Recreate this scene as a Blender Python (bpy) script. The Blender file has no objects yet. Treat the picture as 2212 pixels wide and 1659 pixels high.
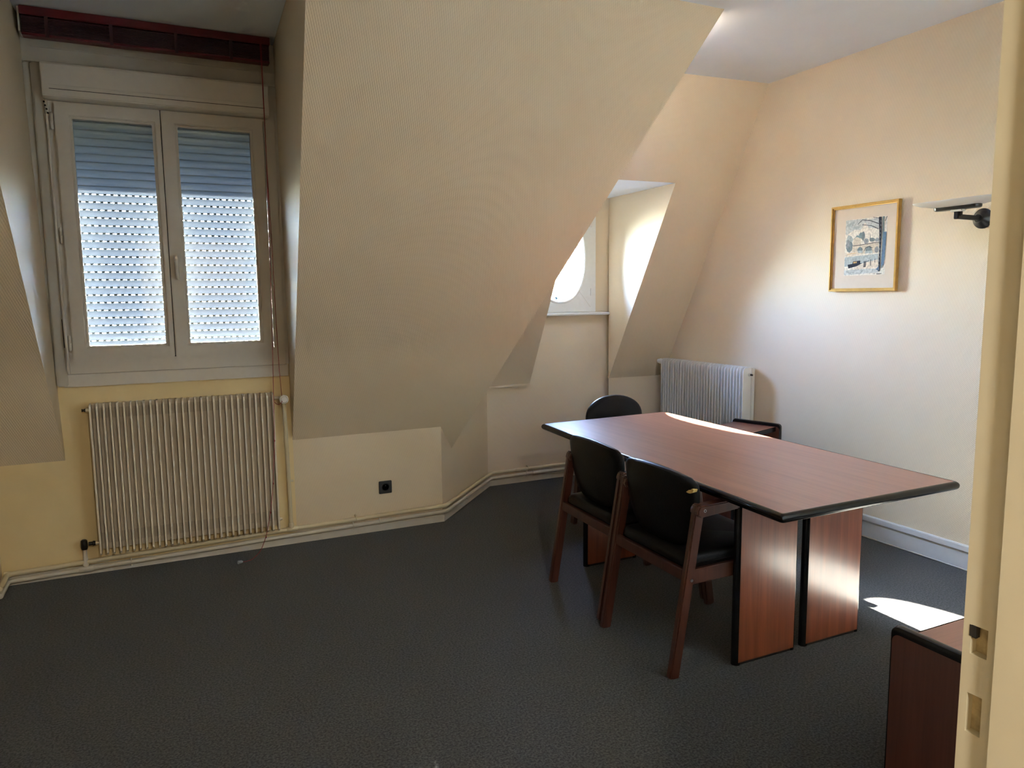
import bpy, bmesh, math, random
from mathutils import Vector, Matrix
random.seed(7)
PI = math.pi
SC = bpy.context.scene
COL = SC.collection

# ------------------------------------------------------------------ camera
cam_data = bpy.data.cameras.new('camera')
cam_data.sensor_width = 36.0
cam_data.lens = 36.0 * 1599.55 / 2212.0
cam_data.clip_start = 0.02
cam_data.clip_end = 500
cam = bpy.data.objects.new('camera', cam_data)
COL.objects.link(cam)
yaw, pitch, roll = [math.radians(a) for a in (25.375, -6.832, -0.603)]
fw = Vector((math.sin(yaw) * math.cos(pitch), math.cos(yaw) * math.cos(pitch), math.sin(pitch)))
rt = Vector((math.cos(yaw), -math.sin(yaw), 0))
up = rt.cross(fw)
r2 = rt * math.cos(roll) + up * math.sin(roll)
u2 = up * math.cos(roll) - rt * math.sin(roll)
cam.matrix_world = Matrix(((r2.x, u2.x, -fw.x, 0), (r2.y, u2.y, -fw.y, 0), (r2.z, u2.z, -fw.z, 1.5), (0, 0, 0, 1)))
SC.camera = cam

# ------------------------------------------------------------------ world, sun, exposure
SUN_DIR = Vector((0.047, -1.0, -0.506)).normalized()
world = bpy.data.worlds.new('sky')
SC.world = world
world.use_nodes = True
wn = world.node_tree
wn.nodes.clear()
sky = wn.nodes.new('ShaderNodeTexSky')
sky.sky_type = 'NISHITA'
sky.sun_disc = False
sky.sun_elevation = math.radians(26.8)
sky.sun_rotation = math.radians(-2.7)
sky.altitude = 50
sky.air_density = 1.0
sky.dust_density = 1.2
bg = wn.nodes.new('ShaderNodeBackground')
bg.inputs['Strength'].default_value = 8.0
wo = wn.nodes.new('ShaderNodeOutputWorld')
tint = wn.nodes.new('ShaderNodeMix')
tint.data_type = 'RGBA'
tint.blend_type = 'MULTIPLY'
tint.inputs['Factor'].default_value = 1.0
tint.inputs['B'].default_value = (0.70, 0.96, 1.45, 1)   # white balance of the daylight
wn.links.new(sky.outputs[0], tint.inputs['A'])
wn.links.new(tint.outputs['Result'], bg.inputs[0])
wn.links.new(bg.outputs[0], wo.inputs[0])

sun_data = bpy.data.lights.new('sun', 'SUN')
sun_data.energy = 300.0
sun_data.angle = math.radians(0.6)
sun_data.color = (1.0, 0.93, 0.82)
sun = bpy.data.objects.new('sun', sun_data)
sun.rotation_euler = SUN_DIR.to_track_quat('-Z', 'Y').to_euler()
sun.location = (0, 12, 9)
COL.objects.link(sun)

def portal(name, loc, sx, sy, d_y=-1):
    d = bpy.data.lights.new(name, 'AREA')
    d.shape = 'RECTANGLE'; d.size = sx; d.size_y = sy
    d.cycles.is_portal = True
    o = bpy.data.objects.new(name, d)
    o.location = loc
    o.rotation_euler = Vector((0, d_y, 0)).to_track_quat('-Z', 'Z').to_euler()
    COL.objects.link(o)
portal('portal_oval', (2.93, 5.57, 1.79), 0.50, 0.78)
portal('portal_front', (2.22, 0.44, 1.65), 1.44, 1.62, 1)

vs = SC.view_settings
vs.view_transform = 'Standard'
vs.look = 'None'
vs.gamma = 1.0
vs.use_curve_mapping = False
vs.exposure = 1.13
try:
    SC.cycles.max_bounces = 6
    SC.cycles.diffuse_bounces = 4
    SC.cycles.glossy_bounces = 3
    SC.cycles.transparent_max_bounces = 10
    SC.cycles.sample_clamp_indirect = 8.0
    SC.cycles.adaptive_threshold = 0.1
    SC.cycles.caustics_reflective = False
    SC.cycles.caustics_refractive = False
except Exception:
    pass

# ------------------------------------------------------------------ materials
MATS = {}
def new_mat(name):
    m = bpy.data.materials.new(name)
    m.use_nodes = True
    nt = m.node_tree
    b = nt.nodes['Principled BSDF']
    MATS[name] = m
    return m, nt, b

def node(nt, t, **kw):
    n = nt.nodes.new(t)
    for k, v in kw.items():
        setattr(n, k, v)
    return n

def math_node(nt, op, a, b=None):
    n = node(nt, 'ShaderNodeMath', operation=op)
    for i, v in enumerate((a, b)):
        if v is None:
            continue
        if isinstance(v, (int, float)):
            n.inputs[i].default_value = v
        else:
            nt.links.new(v, n.inputs[i])
    return n.outputs[0]

def plain(name, col, rough=0.5, metal=0.0, noise=0.06, nscale=30, spec=0.5, bump=0.0, coat=0.0):
    """a colour with slight procedural variation"""
    m, nt, b = new_mat(name)
    tc = node(nt, 'ShaderNodeTexCoord')
    nz = node(nt, 'ShaderNodeTexNoise')
    nz.inputs['Scale'].default_value = nscale
    nz.inputs['Detail'].default_value = 4
    nt.links.new(tc.outputs['Object'], nz.inputs['Vector'])
    rp = node(nt, 'ShaderNodeValToRGB')
    rp.color_ramp.elements[0].position = 0.3
    rp.color_ramp.elements[1].position = 0.7
    rp.color_ramp.elements[0].color = tuple(c * (1 - noise) for c in col) + (1,)
    rp.color_ramp.elements[1].color = tuple(min(1, c * (1 + noise)) for c in col) + (1,)
    nt.links.new(nz.outputs['Fac'], rp.inputs['Fac'])
    nt.links.new(rp.outputs['Color'], b.inputs['Base Color'])
    b.inputs['Roughness'].default_value = rough
    b.inputs['Metallic'].default_value = metal
    b.inputs['Specular IOR Level'].default_value = spec
    b.inputs['Coat Weight'].default_value = coat
    if bump:
        bp = node(nt, 'ShaderNodeBump')
        bp.inputs['Strength'].default_value = bump
        bp.inputs['Distance'].default_value = 0.002
        nt.links.new(nz.outputs['Fac'], bp.inputs['Height'])
        nt.links.new(bp.outputs['Normal'], b.inputs['Normal'])
    return m

def wallpaper():
    m, nt, b = new_mat('wallpaper')
    tc = node(nt, 'ShaderNodeTexCoord')
    sp = node(nt, 'ShaderNodeSeparateXYZ')
    nt.links.new(tc.outputs['Object'], sp.inputs[0])
    a = math_node(nt, 'ADD', sp.outputs[0], sp.outputs[1])
    z = sp.outputs[2]
    # diagonal twill broken into short dashes
    d1 = math_node(nt, 'MULTIPLY', math_node(nt, 'ADD', a, z), 2 * PI / 0.0105)
    d2 = math_node(nt, 'MULTIPLY', math_node(nt, 'SUBTRACT', math_node(nt, 'MULTIPLY', a, 2.0), z), 2 * PI / 0.034)
    s1 = math_node(nt, 'SINE', d1)
    s2 = math_node(nt, 'SINE', d2)
    pat = math_node(nt, 'ADD', s1, math_node(nt, 'MULTIPLY', s2, 0.35))
    nz = node(nt, 'ShaderNodeTexNoise')
    nz.inputs['Scale'].default_value = 1.7
    nz.inputs['Detail'].default_value = 3
    nt.links.new(tc.outputs['Object'], nz.inputs['Vector'])
    rp = node(nt, 'ShaderNodeValToRGB')
    rp.color_ramp.elements[0].position = 0.25
    rp.color_ramp.elements[1].position = 0.75
    rp.color_ramp.elements[0].color = (0.740, 0.610, 0.432, 1)
    rp.color_ramp.elements[1].color = (0.785, 0.652, 0.477, 1)
    nt.links.new(nz.outputs['Fac'], rp.inputs['Fac'])
    mx = node(nt, 'ShaderNodeMix', data_type='RGBA', blend_type='MULTIPLY')
    mx.inputs['Factor'].default_value = 1.0
    nt.links.new(rp.outputs['Color'], mx.inputs['A'])
    mr = node(nt, 'ShaderNodeMapRange')
    mr.inputs['From Min'].default_value = -1.35
    mr.inputs['From Max'].default_value = 1.35
    mr.inputs['To Min'].default_value = 0.93
    mr.inputs['To Max'].default_value = 1.03
    nt.links.new(pat, mr.inputs['Value'])
    nt.links.new(mr.outputs['Result'], mx.inputs['B'])
    nt.links.new(mx.outputs['Result'], b.inputs['Base Color'])
    bp = node(nt, 'ShaderNodeBump')
    bp.inputs['Strength'].default_value = 0.25
    bp.inputs['Distance'].default_value = 0.0012
    nt.links.new(pat, bp.inputs['Height'])
    nt.links.new(bp.outputs['Normal'], b.inputs['Normal'])
    b.inputs['Roughness'].default_value = 0.55
    b.inputs['Specular IOR Level'].default_value = 0.35
    return m

def carpet_mat():
    m, nt, b = new_mat('carpet')
    tc = node(nt, 'ShaderNodeTexCoord')
    n1 = node(nt, 'ShaderNodeTexNoise')
    n1.inputs['Scale'].default_value = 120
    n1.inputs['Detail'].default_value = 3
    n1.inputs['Roughness'].default_value = 0.75
    n2 = node(nt, 'ShaderNodeTexNoise')
    n2.inputs['Scale'].default_value = 900
    n3 = node(nt, 'ShaderNodeTexNoise')
    n3.inputs['Scale'].default_value = 2.2
    for n in (n1, n2, n3):
        nt.links.new(tc.outputs['Object'], n.inputs['Vector'])
    mixv = math_node(nt, 'ADD', math_node(nt, 'MULTIPLY', n1.outputs['Fac'], 0.7), math_node(nt, 'MULTIPLY', n2.outputs['Fac'], 0.3))
    rp = node(nt, 'ShaderNodeValToRGB')
    e = rp.color_ramp.elements
    e[0].position = 0.41; e[0].color = (0.011, 0.0112, 0.0108, 1)
    e[1].position = 0.60; e[1].color = (0.078, 0.076, 0.072, 1)
    nt.links.new(mixv, rp.inputs['Fac'])
    mx = node(nt, 'ShaderNodeMix', data_type='RGBA', blend_type='MULTIPLY')
    mx.inputs['Factor'].default_value = 1
    mr = node(nt, 'ShaderNodeMapRange')
    mr.inputs['To Min'].default_value = 0.85
    mr.inputs['To Max'].default_value = 1.12
    nt.links.new(n3.outputs['Fac'], mr.inputs['Value'])
    nt.links.new(rp.outputs['Color'], mx.inputs['A'])
    nt.links.new(mr.outputs['Result'], mx.inputs['B'])
    nt.links.new(mx.outputs['Result'], b.inputs['Base Color'])
    bp = node(nt, 'ShaderNodeBump')
    bp.inputs['Strength'].default_value = 0.5
    bp.inputs['Distance'].default_value = 0.003
    nt.links.new(mixv, bp.inputs['Height'])
    nt.links.new(bp.outputs['Normal'], b.inputs['Normal'])
    b.inputs['Roughness'].default_value = 0.95
    b.inputs['Specular IOR Level'].default_value = 0.1
    b.inputs['Sheen Weight'].default_value = 0.15
    return m

def wood(name, axis, dark, light, rough=0.3, coat=0.25, scale=1.0):
    m, nt, b = new_mat(name)
    tc = node(nt, 'ShaderNodeTexCoord')
    mp = node(nt, 'ShaderNodeMapping')
    st = [22 * scale] * 3
    st[axis] = 1.1 * scale
    mp.inputs['Scale'].default_value = st
    nt.links.new(tc.outputs['Object'], mp.inputs['Vector'])
    n1 = node(nt, 'ShaderNodeTexNoise')
    n1.inputs['Scale'].default_value = 1.0
    n1.inputs['Detail'].default_value = 5
    n1.inputs['Distortion'].default_value = 0.6
    nt.links.new(mp.outputs[0], n1.inputs['Vector'])
    mp2 = node(nt, 'ShaderNodeMapping')
    st2 = [160 * scale] * 3
    st2[axis] = 5 * scale
    mp2.inputs['Scale'].default_value = st2
    nt.links.new(tc.outputs['Object'], mp2.inputs['Vector'])
    n2 = node(nt, 'ShaderNodeTexNoise')
    n2.inputs['Scale'].default_value = 1.0
    n2.inputs['Detail'].default_value = 2
    nt.links.new(mp2.outputs[0], n2.inputs['Vector'])
    v = math_node(nt, 'ADD', math_node(nt, 'MULTIPLY', n1.outputs['Fac'], 0.7), math_node(nt, 'MULTIPLY', n2.outputs['Fac'], 0.3))
    rp = node(nt, 'ShaderNodeValToRGB')
    rp.color_ramp.elements[0].position = 0.33
    rp.color_ramp.elements[1].position = 0.66
    rp.color_ramp.elements[0].color = dark + (1,)
    rp.color_ramp.elements[1].color = light + (1,)
    nt.links.new(v, rp.inputs['Fac'])
    nt.links.new(rp.outputs['Color'], b.inputs['Base Color'])
    b.inputs['Roughness'].default_value = rough
    b.inputs['Coat Weight'].default_value = coat
    b.inputs['Coat Roughness'].default_value = 0.18
    bp = node(nt, 'ShaderNodeBump')
    bp.inputs['Strength'].default_value = 0.06
    bp.inputs['Distance'].default_value = 0.001
    nt.links.new(n2.outputs['Fac'], bp.inputs['Height'])
    nt.links.new(bp.outputs['Normal'], b.inputs['Normal'])
    return m

def glass_mat():
    m = bpy.data.materials.new('glass')
    m.use_nodes = True
    nt = m.node_tree
    nt.nodes.clear()
    tr = node(nt, 'ShaderNodeBsdfTransparent')
    tr.inputs[0].default_value = (0.96, 0.98, 0.98, 1)
    gl = node(nt, 'ShaderNodeBsdfGlossy')
    gl.inputs['Roughness'].default_value = 0.02
    fr = node(nt, 'ShaderNodeFresnel')
    fr.inputs['IOR'].default_value = 1.3
    mx = node(nt, 'ShaderNodeMixShader')
    o = node(nt, 'ShaderNodeOutputMaterial')
    nt.links.new(fr.outputs[0], mx.inputs[0])
    nt.links.new(tr.outputs[0], mx.inputs[1])
    nt.links.new(gl.outputs[0], mx.inputs[2])
    nt.links.new(mx.outputs[0], o.inputs[0])
    MATS['glass'] = m
    return m

def translucent(name, col, tcol, fac):
    m = bpy.data.materials.new(name)
    m.use_nodes = True
    nt = m.node_tree
    nt.nodes.clear()
    tc = node(nt, 'ShaderNodeTexCoord')
    nz = node(nt, 'ShaderNodeTexNoise')
    nz.inputs['Scale'].default_value = 6
    nt.links.new(tc.outputs['Object'], nz.inputs['Vector'])
    mr = node(nt, 'ShaderNodeMapRange')
    mr.inputs['To Min'].default_value = fac * 0.85
    mr.inputs['To Max'].default_value = fac * 1.15
    nt.links.new(nz.outputs['Fac'], mr.inputs['Value'])
    df = node(nt, 'ShaderNodeBsdfDiffuse')
    df.inputs[0].default_value = col + (1,)
    tl = node(nt, 'ShaderNodeBsdfTranslucent')
    tl.inputs[0].default_value = tcol + (1,)
    mx = node(nt, 'ShaderNodeMixShader')
    o = node(nt, 'ShaderNodeOutputMaterial')
    nt.links.new(mr.outputs['Result'], mx.inputs[0])
    nt.links.new(df.outputs[0], mx.inputs[1])
    nt.links.new(tl.outputs[0], mx.inputs[2])
    nt.links.new(mx.outputs[0], o.inputs[0])
    MATS[name] = m
    return m

WALL = wallpaper()
CARPET = carpet_mat()
YELW = plain('yellow_cream_paint', (0.80, 0.63, 0.34), 0.6, noise=0.05, nscale=4, bump=0.1)
CEIL = plain('ceiling_paint', (0.83, 0.89, 0.97), 0.8, noise=0.02, nscale=3)
PVC = plain('white_plastic', (0.66, 0.615, 0.55), 0.38, noise=0.02)
PVCB = plain('window_b_paint', (0.80, 0.79, 0.76), 0.4, noise=0.02)
TRIM = plain('aged_white_paint', (0.56, 0.53, 0.47), 0.5, noise=0.06, nscale=8)
SKIRT = plain('skirting_paint', (0.60, 0.55, 0.47), 0.5, noise=0.06, nscale=9)
PIPEP = plain('cream_pipe_paint', (0.66, 0.56, 0.37), 0.4, noise=0.05, nscale=12)
PIPEW = plain('pale_pipe_paint', (0.62, 0.56, 0.46), 0.4, noise=0.05, nscale=12)
RADP = plain('radiator_enamel', (0.76, 0.68, 0.55), 0.42, noise=0.03, nscale=10)
RADD = plain('dirty_slot_shade', (0.42, 0.36, 0.28), 0.7, noise=0.1)  # slightly dirty tone with the shade of the grille slots painted in
RADW = plain('white_radiator_enamel', (0.78, 0.76, 0.72), 0.38, noise=0.02, nscale=10)
BLACKP = plain('black_plastic', (0.012, 0.012, 0.013), 0.35, noise=0.1)
EDGE = plain('black_edging', (0.006, 0.006, 0.007), 0.2, noise=0.1, spec=0.3)
LEATHER = plain('black_leather', (0.007, 0.007, 0.008), 0.38, noise=0.2, nscale=180, bump=0.25, spec=0.16)
DARKM = plain('dark_lamp_metal', (0.020, 0.020, 0.022), 0.3, metal=0.4, noise=0.1)
STEEL = plain('bolt_steel', (0.45, 0.45, 0.46), 0.3, metal=0.9, noise=0.05)
DARK = plain('dark_gap', (0.02, 0.018, 0.016), 0.8, noise=0.1)
SOCK = plain('grey_socket_plastic', (0.035, 0.036, 0.036), 0.45, noise=0.06)
REDM = plain('red_blind_enamel', (0.105, 0.007, 0.011), 0.4, noise=0.12, nscale=14)
REDD = plain('dark_red_slat', (0.036, 0.003, 0.008), 0.42, noise=0.15, nscale=14)
REDC = plain('red_cord', (0.26, 0.022, 0.028), 0.7, noise=0.1)
FOAM = plain('torn_foam', (0.62, 0.42, 0.14), 0.9, noise=0.2, nscale=60)
GOLD = plain('gilt_frame', (0.55, 0.33, 0.09), 0.32, metal=0.55, noise=0.12, nscale=25)
MATB = plain('picture_mat', (0.62, 0.53, 0.42), 0.8, noise=0.02)
JAMB = plain('cream_gloss_paint', (0.60, 0.555, 0.415), 0.4, noise=0.05, nscale=5)
JAMBW = plain('bare_worn_wood', (0.38, 0.32, 0.19), 0.8, noise=0.35, nscale=60)
TRUNK = plain('trunking_plastic', (0.74, 0.73, 0.71), 0.4, noise=0.02)
GLASS = glass_mat()
FROST = translucent('frosted_glass', (0.80, 0.79, 0.77), (0.85, 0.85, 0.83), 0.45)
BLINDM = translucent('fill_blind_fabric', (0.72, 0.58, 0.40), (1.0, 0.66, 0.38), 0.50)  # translucent tint chosen to warm the fill from the added window
SLATM = translucent('shutter_slat_plastic', (0.30, 0.31, 0.30), (0.58, 0.70, 0.92), 0.0034)
TOPW = wood('mahogany_top', 1, (0.170, 0.052, 0.027), (0.265, 0.096, 0.052), 0.34, 0.35)
PANW = wood('mahogany_panel', 2, (0.125, 0.028, 0.011), (0.245, 0.064, 0.023), 0.28, 0.9)
CABW = wood('mahogany_cabinet', 2, (0.075, 0.024, 0.016), (0.135, 0.044, 0.028), 0.35, 0.25)
CABT = wood('mahogany_cabinet_top', 0, (0.15, 0.055, 0.034), (0.24, 0.092, 0.055), 0.34, 0.3)
CHW = wood('chair_wood', 2, (0.046, 0.014, 0.009), (0.086, 0.027, 0.016), 0.32, 0.3, 1.6)
LEAF = plain('leaf_green', (0.010, 0.019, 0.018), 0.6, noise=0.3)
BARK = plain('bark', (0.02, 0.019, 0.018), 0.9, noise=0.3)
ZINC = plain('zinc_roof', (0.30, 0.32, 0.34), 0.5, noise=0.08)

# ------------------------------------------------------------------ mesh helpers
ORG = {}

class MB:
    def __init__(self):
        self.v = []; self.f = []; self.mi = []; self.cur = 0
    def add(self, vs, fs):
        n = len(self.v)
        self.v += [tuple(p) for p in vs]
        for f in fs:
            self.f.append(tuple(i + n for i in f)); self.mi.append(self.cur)
        return self
    def box(self, x0, x1, y0, y1, z0, z1):
        return self.add([(x0, y0, z0), (x1, y0, z0), (x1, y1, z0), (x0, y1, z0), (x0, y0, z1), (x1, y0, z1), (x1, y1, z1), (x0, y1, z1)],
                        [(0, 3, 2, 1), (4, 5, 6, 7), (0, 1, 5, 4), (1, 2, 6, 5), (2, 3, 7, 6), (3, 0, 4, 7)])
    def bar(self, a, b, w, h, ref=(0, 0, 1)):
        """rectangular bar from a to b; h measured along ref, w across"""
        a = Vector(a); b = Vector(b); d = (b - a).normalized(); r = Vector(ref)
        s = d.cross(r).normalized(); t = s.cross(d).normalized()
        vs = []
        for p in (a, b):
            for i, j in ((-1, -1), (1, -1), (1, 1), (-1, 1)):
                vs.append(p + s * (w / 2 * i) + t * (h / 2 * j))
        return self.add(vs, [(3, 2, 1, 0), (4, 5, 6, 7), (0, 1, 5, 4), (1, 2, 6, 5), (2, 3, 7, 6), (3, 0, 4, 7)])
    def prism(self, pts, vec):
        n = len(pts); vec = Vector(vec)
        vs = [Vector(p) for p in pts] + [Vector(p) + vec for p in pts]
        fs = [tuple(range(n - 1, -1, -1)), tuple(range(n, 2 * n))] + [(i, (i + 1) % n, n + (i + 1) % n, n + i) for i in range(n)]
        return self.add(vs, fs)
    def tube(self, pts, r, seg=10, caps=True):
        pts = [Vector(p) for p in pts]
        rs = r if isinstance(r, (list, tuple)) else [r] * len(pts)
        t = (pts[1] - pts[0]).normalized()
        ref = Vector((0, 0, 1)) if abs(t.z) < 0.9 else Vector((1, 0, 0))
        u = t.cross(ref).normalized()
        vs = []; fs = []
        for i, p in enumerate(pts):
            if i == 0: t = (pts[1] - pts[0])
            elif i == len(pts) - 1: t = pts[-1] - pts[-2]
            else: t = (pts[i + 1] - p).normalized() + (p - pts[i - 1]).normalized()
            t = t.normalized()
            u = (u - t * u.dot(t)).normalized()
            w = t.cross(u)
            for k in range(seg):
                a = 2 * PI * k / seg
                vs.append(p + (u * math.cos(a) + w * math.sin(a)) * rs[i])
        for i in range(len(pts) - 1):
            for k in range(seg):
                k2 = (k + 1) % seg
                fs.append((i * seg + k, i * seg + k2, (i + 1) * seg + k2, (i + 1) * seg + k))
        if caps:
            fs.append(tuple(range(seg - 1, -1, -1)))
            fs.append(tuple((len(pts) - 1) * seg + k for k in range(seg)))
        return self.add(vs, fs)
    def lathe(self, prof, center, axis, seg=24):
        """prof = [(distance along axis, radius)...]"""
        ax = Vector(axis).normalized(); c = Vector(center)
        return self.tube_profile([(c + ax * d, r) for d, r in prof], ax, seg)
    def tube_profile(self, pr, ax, seg):
        ref = Vector((0, 0, 1)) if abs(ax.z) < 0.9 else Vector((1, 0, 0))
        u = ax.cross(ref).normalized(); w = ax.cross(u)
        vs = []; fs = []
        for p, r in pr:
            for k in range(seg):
                a = 2 * PI * k / seg
                vs.append(p + (u * math.cos(a) + w * math.sin(a)) * max(r, 1e-4))
        for i in range(len(pr) - 1):
            for k in range(seg):
                k2 = (k + 1) % seg
                fs.append((i * seg + k, i * seg + k2, (i + 1) * seg + k2, (i + 1) * seg + k))
        fs.append(tuple(range(seg - 1, -1, -1)))
        fs.append(tuple((len(pr) - 1) * seg + k for k in range(seg)))
        return self.add(vs, fs)
    def loft(self, rings, cap=True, closed=True):
        n = len(rings[0]); vs = []; fs = []
        for r in rings: vs += r
        for i in range(len(rings) - 1):
            for k in range(n if closed else n - 1):
                k2 = (k + 1) % n
                fs.append((i * n + k, i * n + k2, (i + 1) * n + k2, (i + 1) * n + k))
        if cap:
            fs.append(tuple(range(n - 1, -1, -1)))
            fs.append(tuple((len(rings) - 1) * n + k for k in range(n)))
        return self.add(vs, fs)
    def build(self, name, mat, parent=None, smooth=False, bevel=0.0, bseg=2, base=None, angle=35):
        me = bpy.data.meshes.new(name)
        o = bpy.data.objects.new(name, me)
        COL.objects.link(o)
        off = Vector((0, 0, 0))
        if parent is not None:
            o.parent = parent
            off = ORG[parent.name]
        elif base is not None:
            off = Vector(base)
            o.location = off
        ORG[o.name] = off
        me.from_pydata([tuple(Vector(p) - off) for p in self.v], [], self.f)
        mats = mat if isinstance(mat, (list, tuple)) else [mat]
        for m in mats: me.materials.append(m)
        if len(mats) > 1:
            me.polygons.foreach_set('material_index', self.mi)
        bm = bmesh.new(); bm.from_mesh(me)
        bmesh.ops.recalc_face_normals(bm, faces=bm.faces)
        if bevel > 0:
            es = [e for e in bm.edges if len(e.link_faces) == 2 and e.calc_face_angle(0) > math.radians(angle)]
            bmesh.ops.bevel(bm, geom=es, offset=bevel, segments=bseg, affect='EDGES', clamp_overlap=True)
        if smooth or bevel > 0:
            for f in bm.faces: f.smooth = True
            for e in bm.edges:
                if len(e.link_faces) == 2 and e.calc_face_angle(0) > math.radians(40): e.smooth = False
        bm.to_mesh(me); bm.free()
        me.update()
        return o

def tag(o, label=None, cat=None, group=None, kind=None):
    if label: o['label'] = label
    if cat: o['category'] = cat
    if group: o['group'] = group
    if kind: o['kind'] = kind
    return o

def thing(name, label, cat, loc=(0, 0, 0), group=None, kind=None):
    o = bpy.data.objects.new(name, None)
    o.empty_display_size = 0.1
    COL.objects.link(o)
    o.location = loc
    ORG[o.name] = Vector(loc)
    return tag(o, label, cat, group, kind)

def copy_tree(o, parent=None):
    c = o.copy()
    COL.objects.link(c)
    c.parent = parent
    ORG[c.name] = ORG[o.name]
    for ch in list(o.children):
        copy_tree(ch, c)
    return c

def share(o, parent, dloc):
    """another piece with the same mesh, shifted"""
    c = o.copy(); COL.objects.link(c); c.parent = parent
    c.location = Vector(dloc); ORG[c.name] = ORG[o.name]
    return c

def struct(name, mb, mat, label, **kw):
    o = mb.build(name, mat, **kw)
    return tag(o, label, None, None, 'structure')

def slab(outer, vec, holes=()):
    """a flat piece of wall: outline, holes, thickness vector"""
    bm = bmesh.new()
    edges = []
    for loop in [outer] + list(holes):
        vs = [bm.verts.new(p) for p in loop]
        for i in range(len(vs)):
            edges.append(bm.edges.new((vs[i], vs[(i + 1) % len(vs)])))
    if holes:
        bmesh.ops.triangle_fill(bm, edges=edges, use_beauty=True)
    else:
        bm.faces.new(list(bm.verts))
    ret = bmesh.ops.extrude_face_region(bm, geom=list(bm.faces))
    bmesh.ops.translate(bm, verts=[g for g in ret['geom'] if isinstance(g, bmesh.types.BMVert)], vec=Vector(vec))
    # keep the front face (extrude removes it from the region copy)
    bm.verts.ensure_lookup_table(); bm.verts.index_update()
    mb = MB()
    mb.v = [tuple(v.co) for v in bm.verts]
    mb.f = [tuple(v.index for v in f.verts) for f in bm.faces]
    mb.mi = [0] * len(mb.f)
    # the original faces stay in place only if not deleted; make sure both caps exist
    bm.free()
    return mb

# ------------------------------------------------------------------ room dimensions
YA, YB, XR, ZC = 4.566, 5.269, 3.872, 2.922
XL, YD = -0.83, 0.563
KA = 0.642
GA = -0.64967
def slopeA(x, z): return (x, YA + GA * (z - KA), z)
def slopeB(x, z): return (x, 5.8317 - 0.067 * x - 0.536 * z, z)
TIP = Vector((1.762, 4.690, 0.465))
HIP = Vector((2.671, 3.085, ZC))
KB = Vector((2.275, 5.262, 0.784))
# top of the hidden valley between the chamfer slope and the right-hand slope
VT = Vector(slopeB(2.46, ZC))

# floor
struct('floor', MB().add([(-1.6, -1.9, 0), (XR + .1, -1.9, 0), (XR + .1, 5.4, 0), (-1.6, 5.4, 0), (-1.6, -1.9, -.1), (XR + .1, -1.9, -.1), (XR + .1, 5.4, -.1), (-1.6, 5.4, -.1)],
       [(0, 1, 2, 3), (7, 6, 5, 4), (0, 4, 5, 1), (1, 5, 6, 2), (2, 6, 7, 3), (3, 7, 4, 0)]), CARPET, 'dark grey mottled carpet floor')
# ceiling
struct('ceiling', slab([(XL - .1, YD - .1, ZC), (XR + .1, YD - .1, ZC), (XR + .1, 4.15, ZC), (VT.x, VT.y + .15, ZC), (HIP.x + .05, HIP.y + .2, ZC), (.70, HIP.y + .1, ZC), (.70, YA + .1, ZC), (-.56, YA + .1, ZC), (-.60, HIP.y + .1, ZC), (XL - .1, HIP.y + .1, ZC)], (0, 0, .1)), CEIL, 'white painted ceiling')
# window wall and knee wall on the left
WX0, WX1, WZ0, WZ1 = -.40, .62, 1.17, 2.60
struct('wall_knee_middle', slab([(.6895, YA, 0), (1.641, YA, 0), (1.641, YA, KA + .02), (.6895, YA, KA + .02)], (0, .12, 0)), WALL, 'low cream papered wall with the dark socket')
struct('wall_back_left', slab([(XL - .1, YA, 0), (.6895, YA, 0), (.690, YA, KA + .02), (.70, YA, ZC + .05), (-.56, YA, ZC + .05), (-.50, YA, KA + .02), (XL - .1, YA, KA + .02)], (0, .12, 0),
       holes=[[(WX0, YA, WZ0), (WX1, YA, WZ0), (WX1, YA, WZ1), (WX0, YA, WZ1)]]), YELW, 'yellowish cream wall around the shuttered window')
# slopes left and middle
struct('wall_slope_left', slab([(XL - .1,) + slopeA(0, KA)[1:], slopeA(-.500, KA), slopeA(-.592, ZC + .05), (XL - .1,) + slopeA(0, ZC + .05)[1:]], (0, .1, .06)), WALL, 'cream papered sloping wall left of the shuttered window')
struct('wall_slope_middle', slab([slopeA(.689, KA), slopeA(1.636, KA), tuple(TIP), tuple(HIP), slopeA(.611, ZC)], (0, .1, .06)), WALL, 'large cream papered sloping wall between the two windows')
# dormer cheeks beside the shuttered window
def tri_wall(pts, vec): return MB().prism(pts, vec)
struct('wall_cheek_left', tri_wall([slopeA(-.500, KA - .01), (-.545, YA + .02, ZC), slopeA(-.592, ZC)], (-.03, .05, .03)), WALL, 'left cheek wall of the shuttered window dormer')
struct('wall_cheek_middle', tri_wall([slopeA(.689, KA - .01), (.680, YA + .02, ZC), slopeA(.611, ZC)], (.03, .05, .03)), WALL, 'right cheek wall of the shuttered window dormer')
# chamfered corner and its hidden slope
C0 = Vector((1.641, YA, 0)); C1 = Vector((2.280, 5.266, 0))
cd = (C1 - C0).normalized()
struct('wall_chamfer', slab([tuple(C0), tuple(C1), tuple(C1 + Vector((0, 0, 1.0))), tuple(C0 + cd * .1 + Vector((0, 0, 1.0))), tuple(C0 + Vector((0, 0, .66)))], (-cd.y * .08, cd.x * .08, 0)), WALL, 'short angled wall under the sloping wall')
struct('wall_slope_chamfer', MB().add([tuple(p) for p in (TIP, KB, VT, HIP)] + [tuple(p + Vector((-.06, .06, .06))) for p in (TIP, KB, VT, HIP)], [(0, 1, 3), (1, 2, 3), (4, 7, 5), (5, 7, 6), (0, 4, 5, 1), (1, 5, 6, 2), (2, 6, 7, 3), (3, 7, 4, 0)]), WALL, 'sloping wall above the angled corner')
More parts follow.
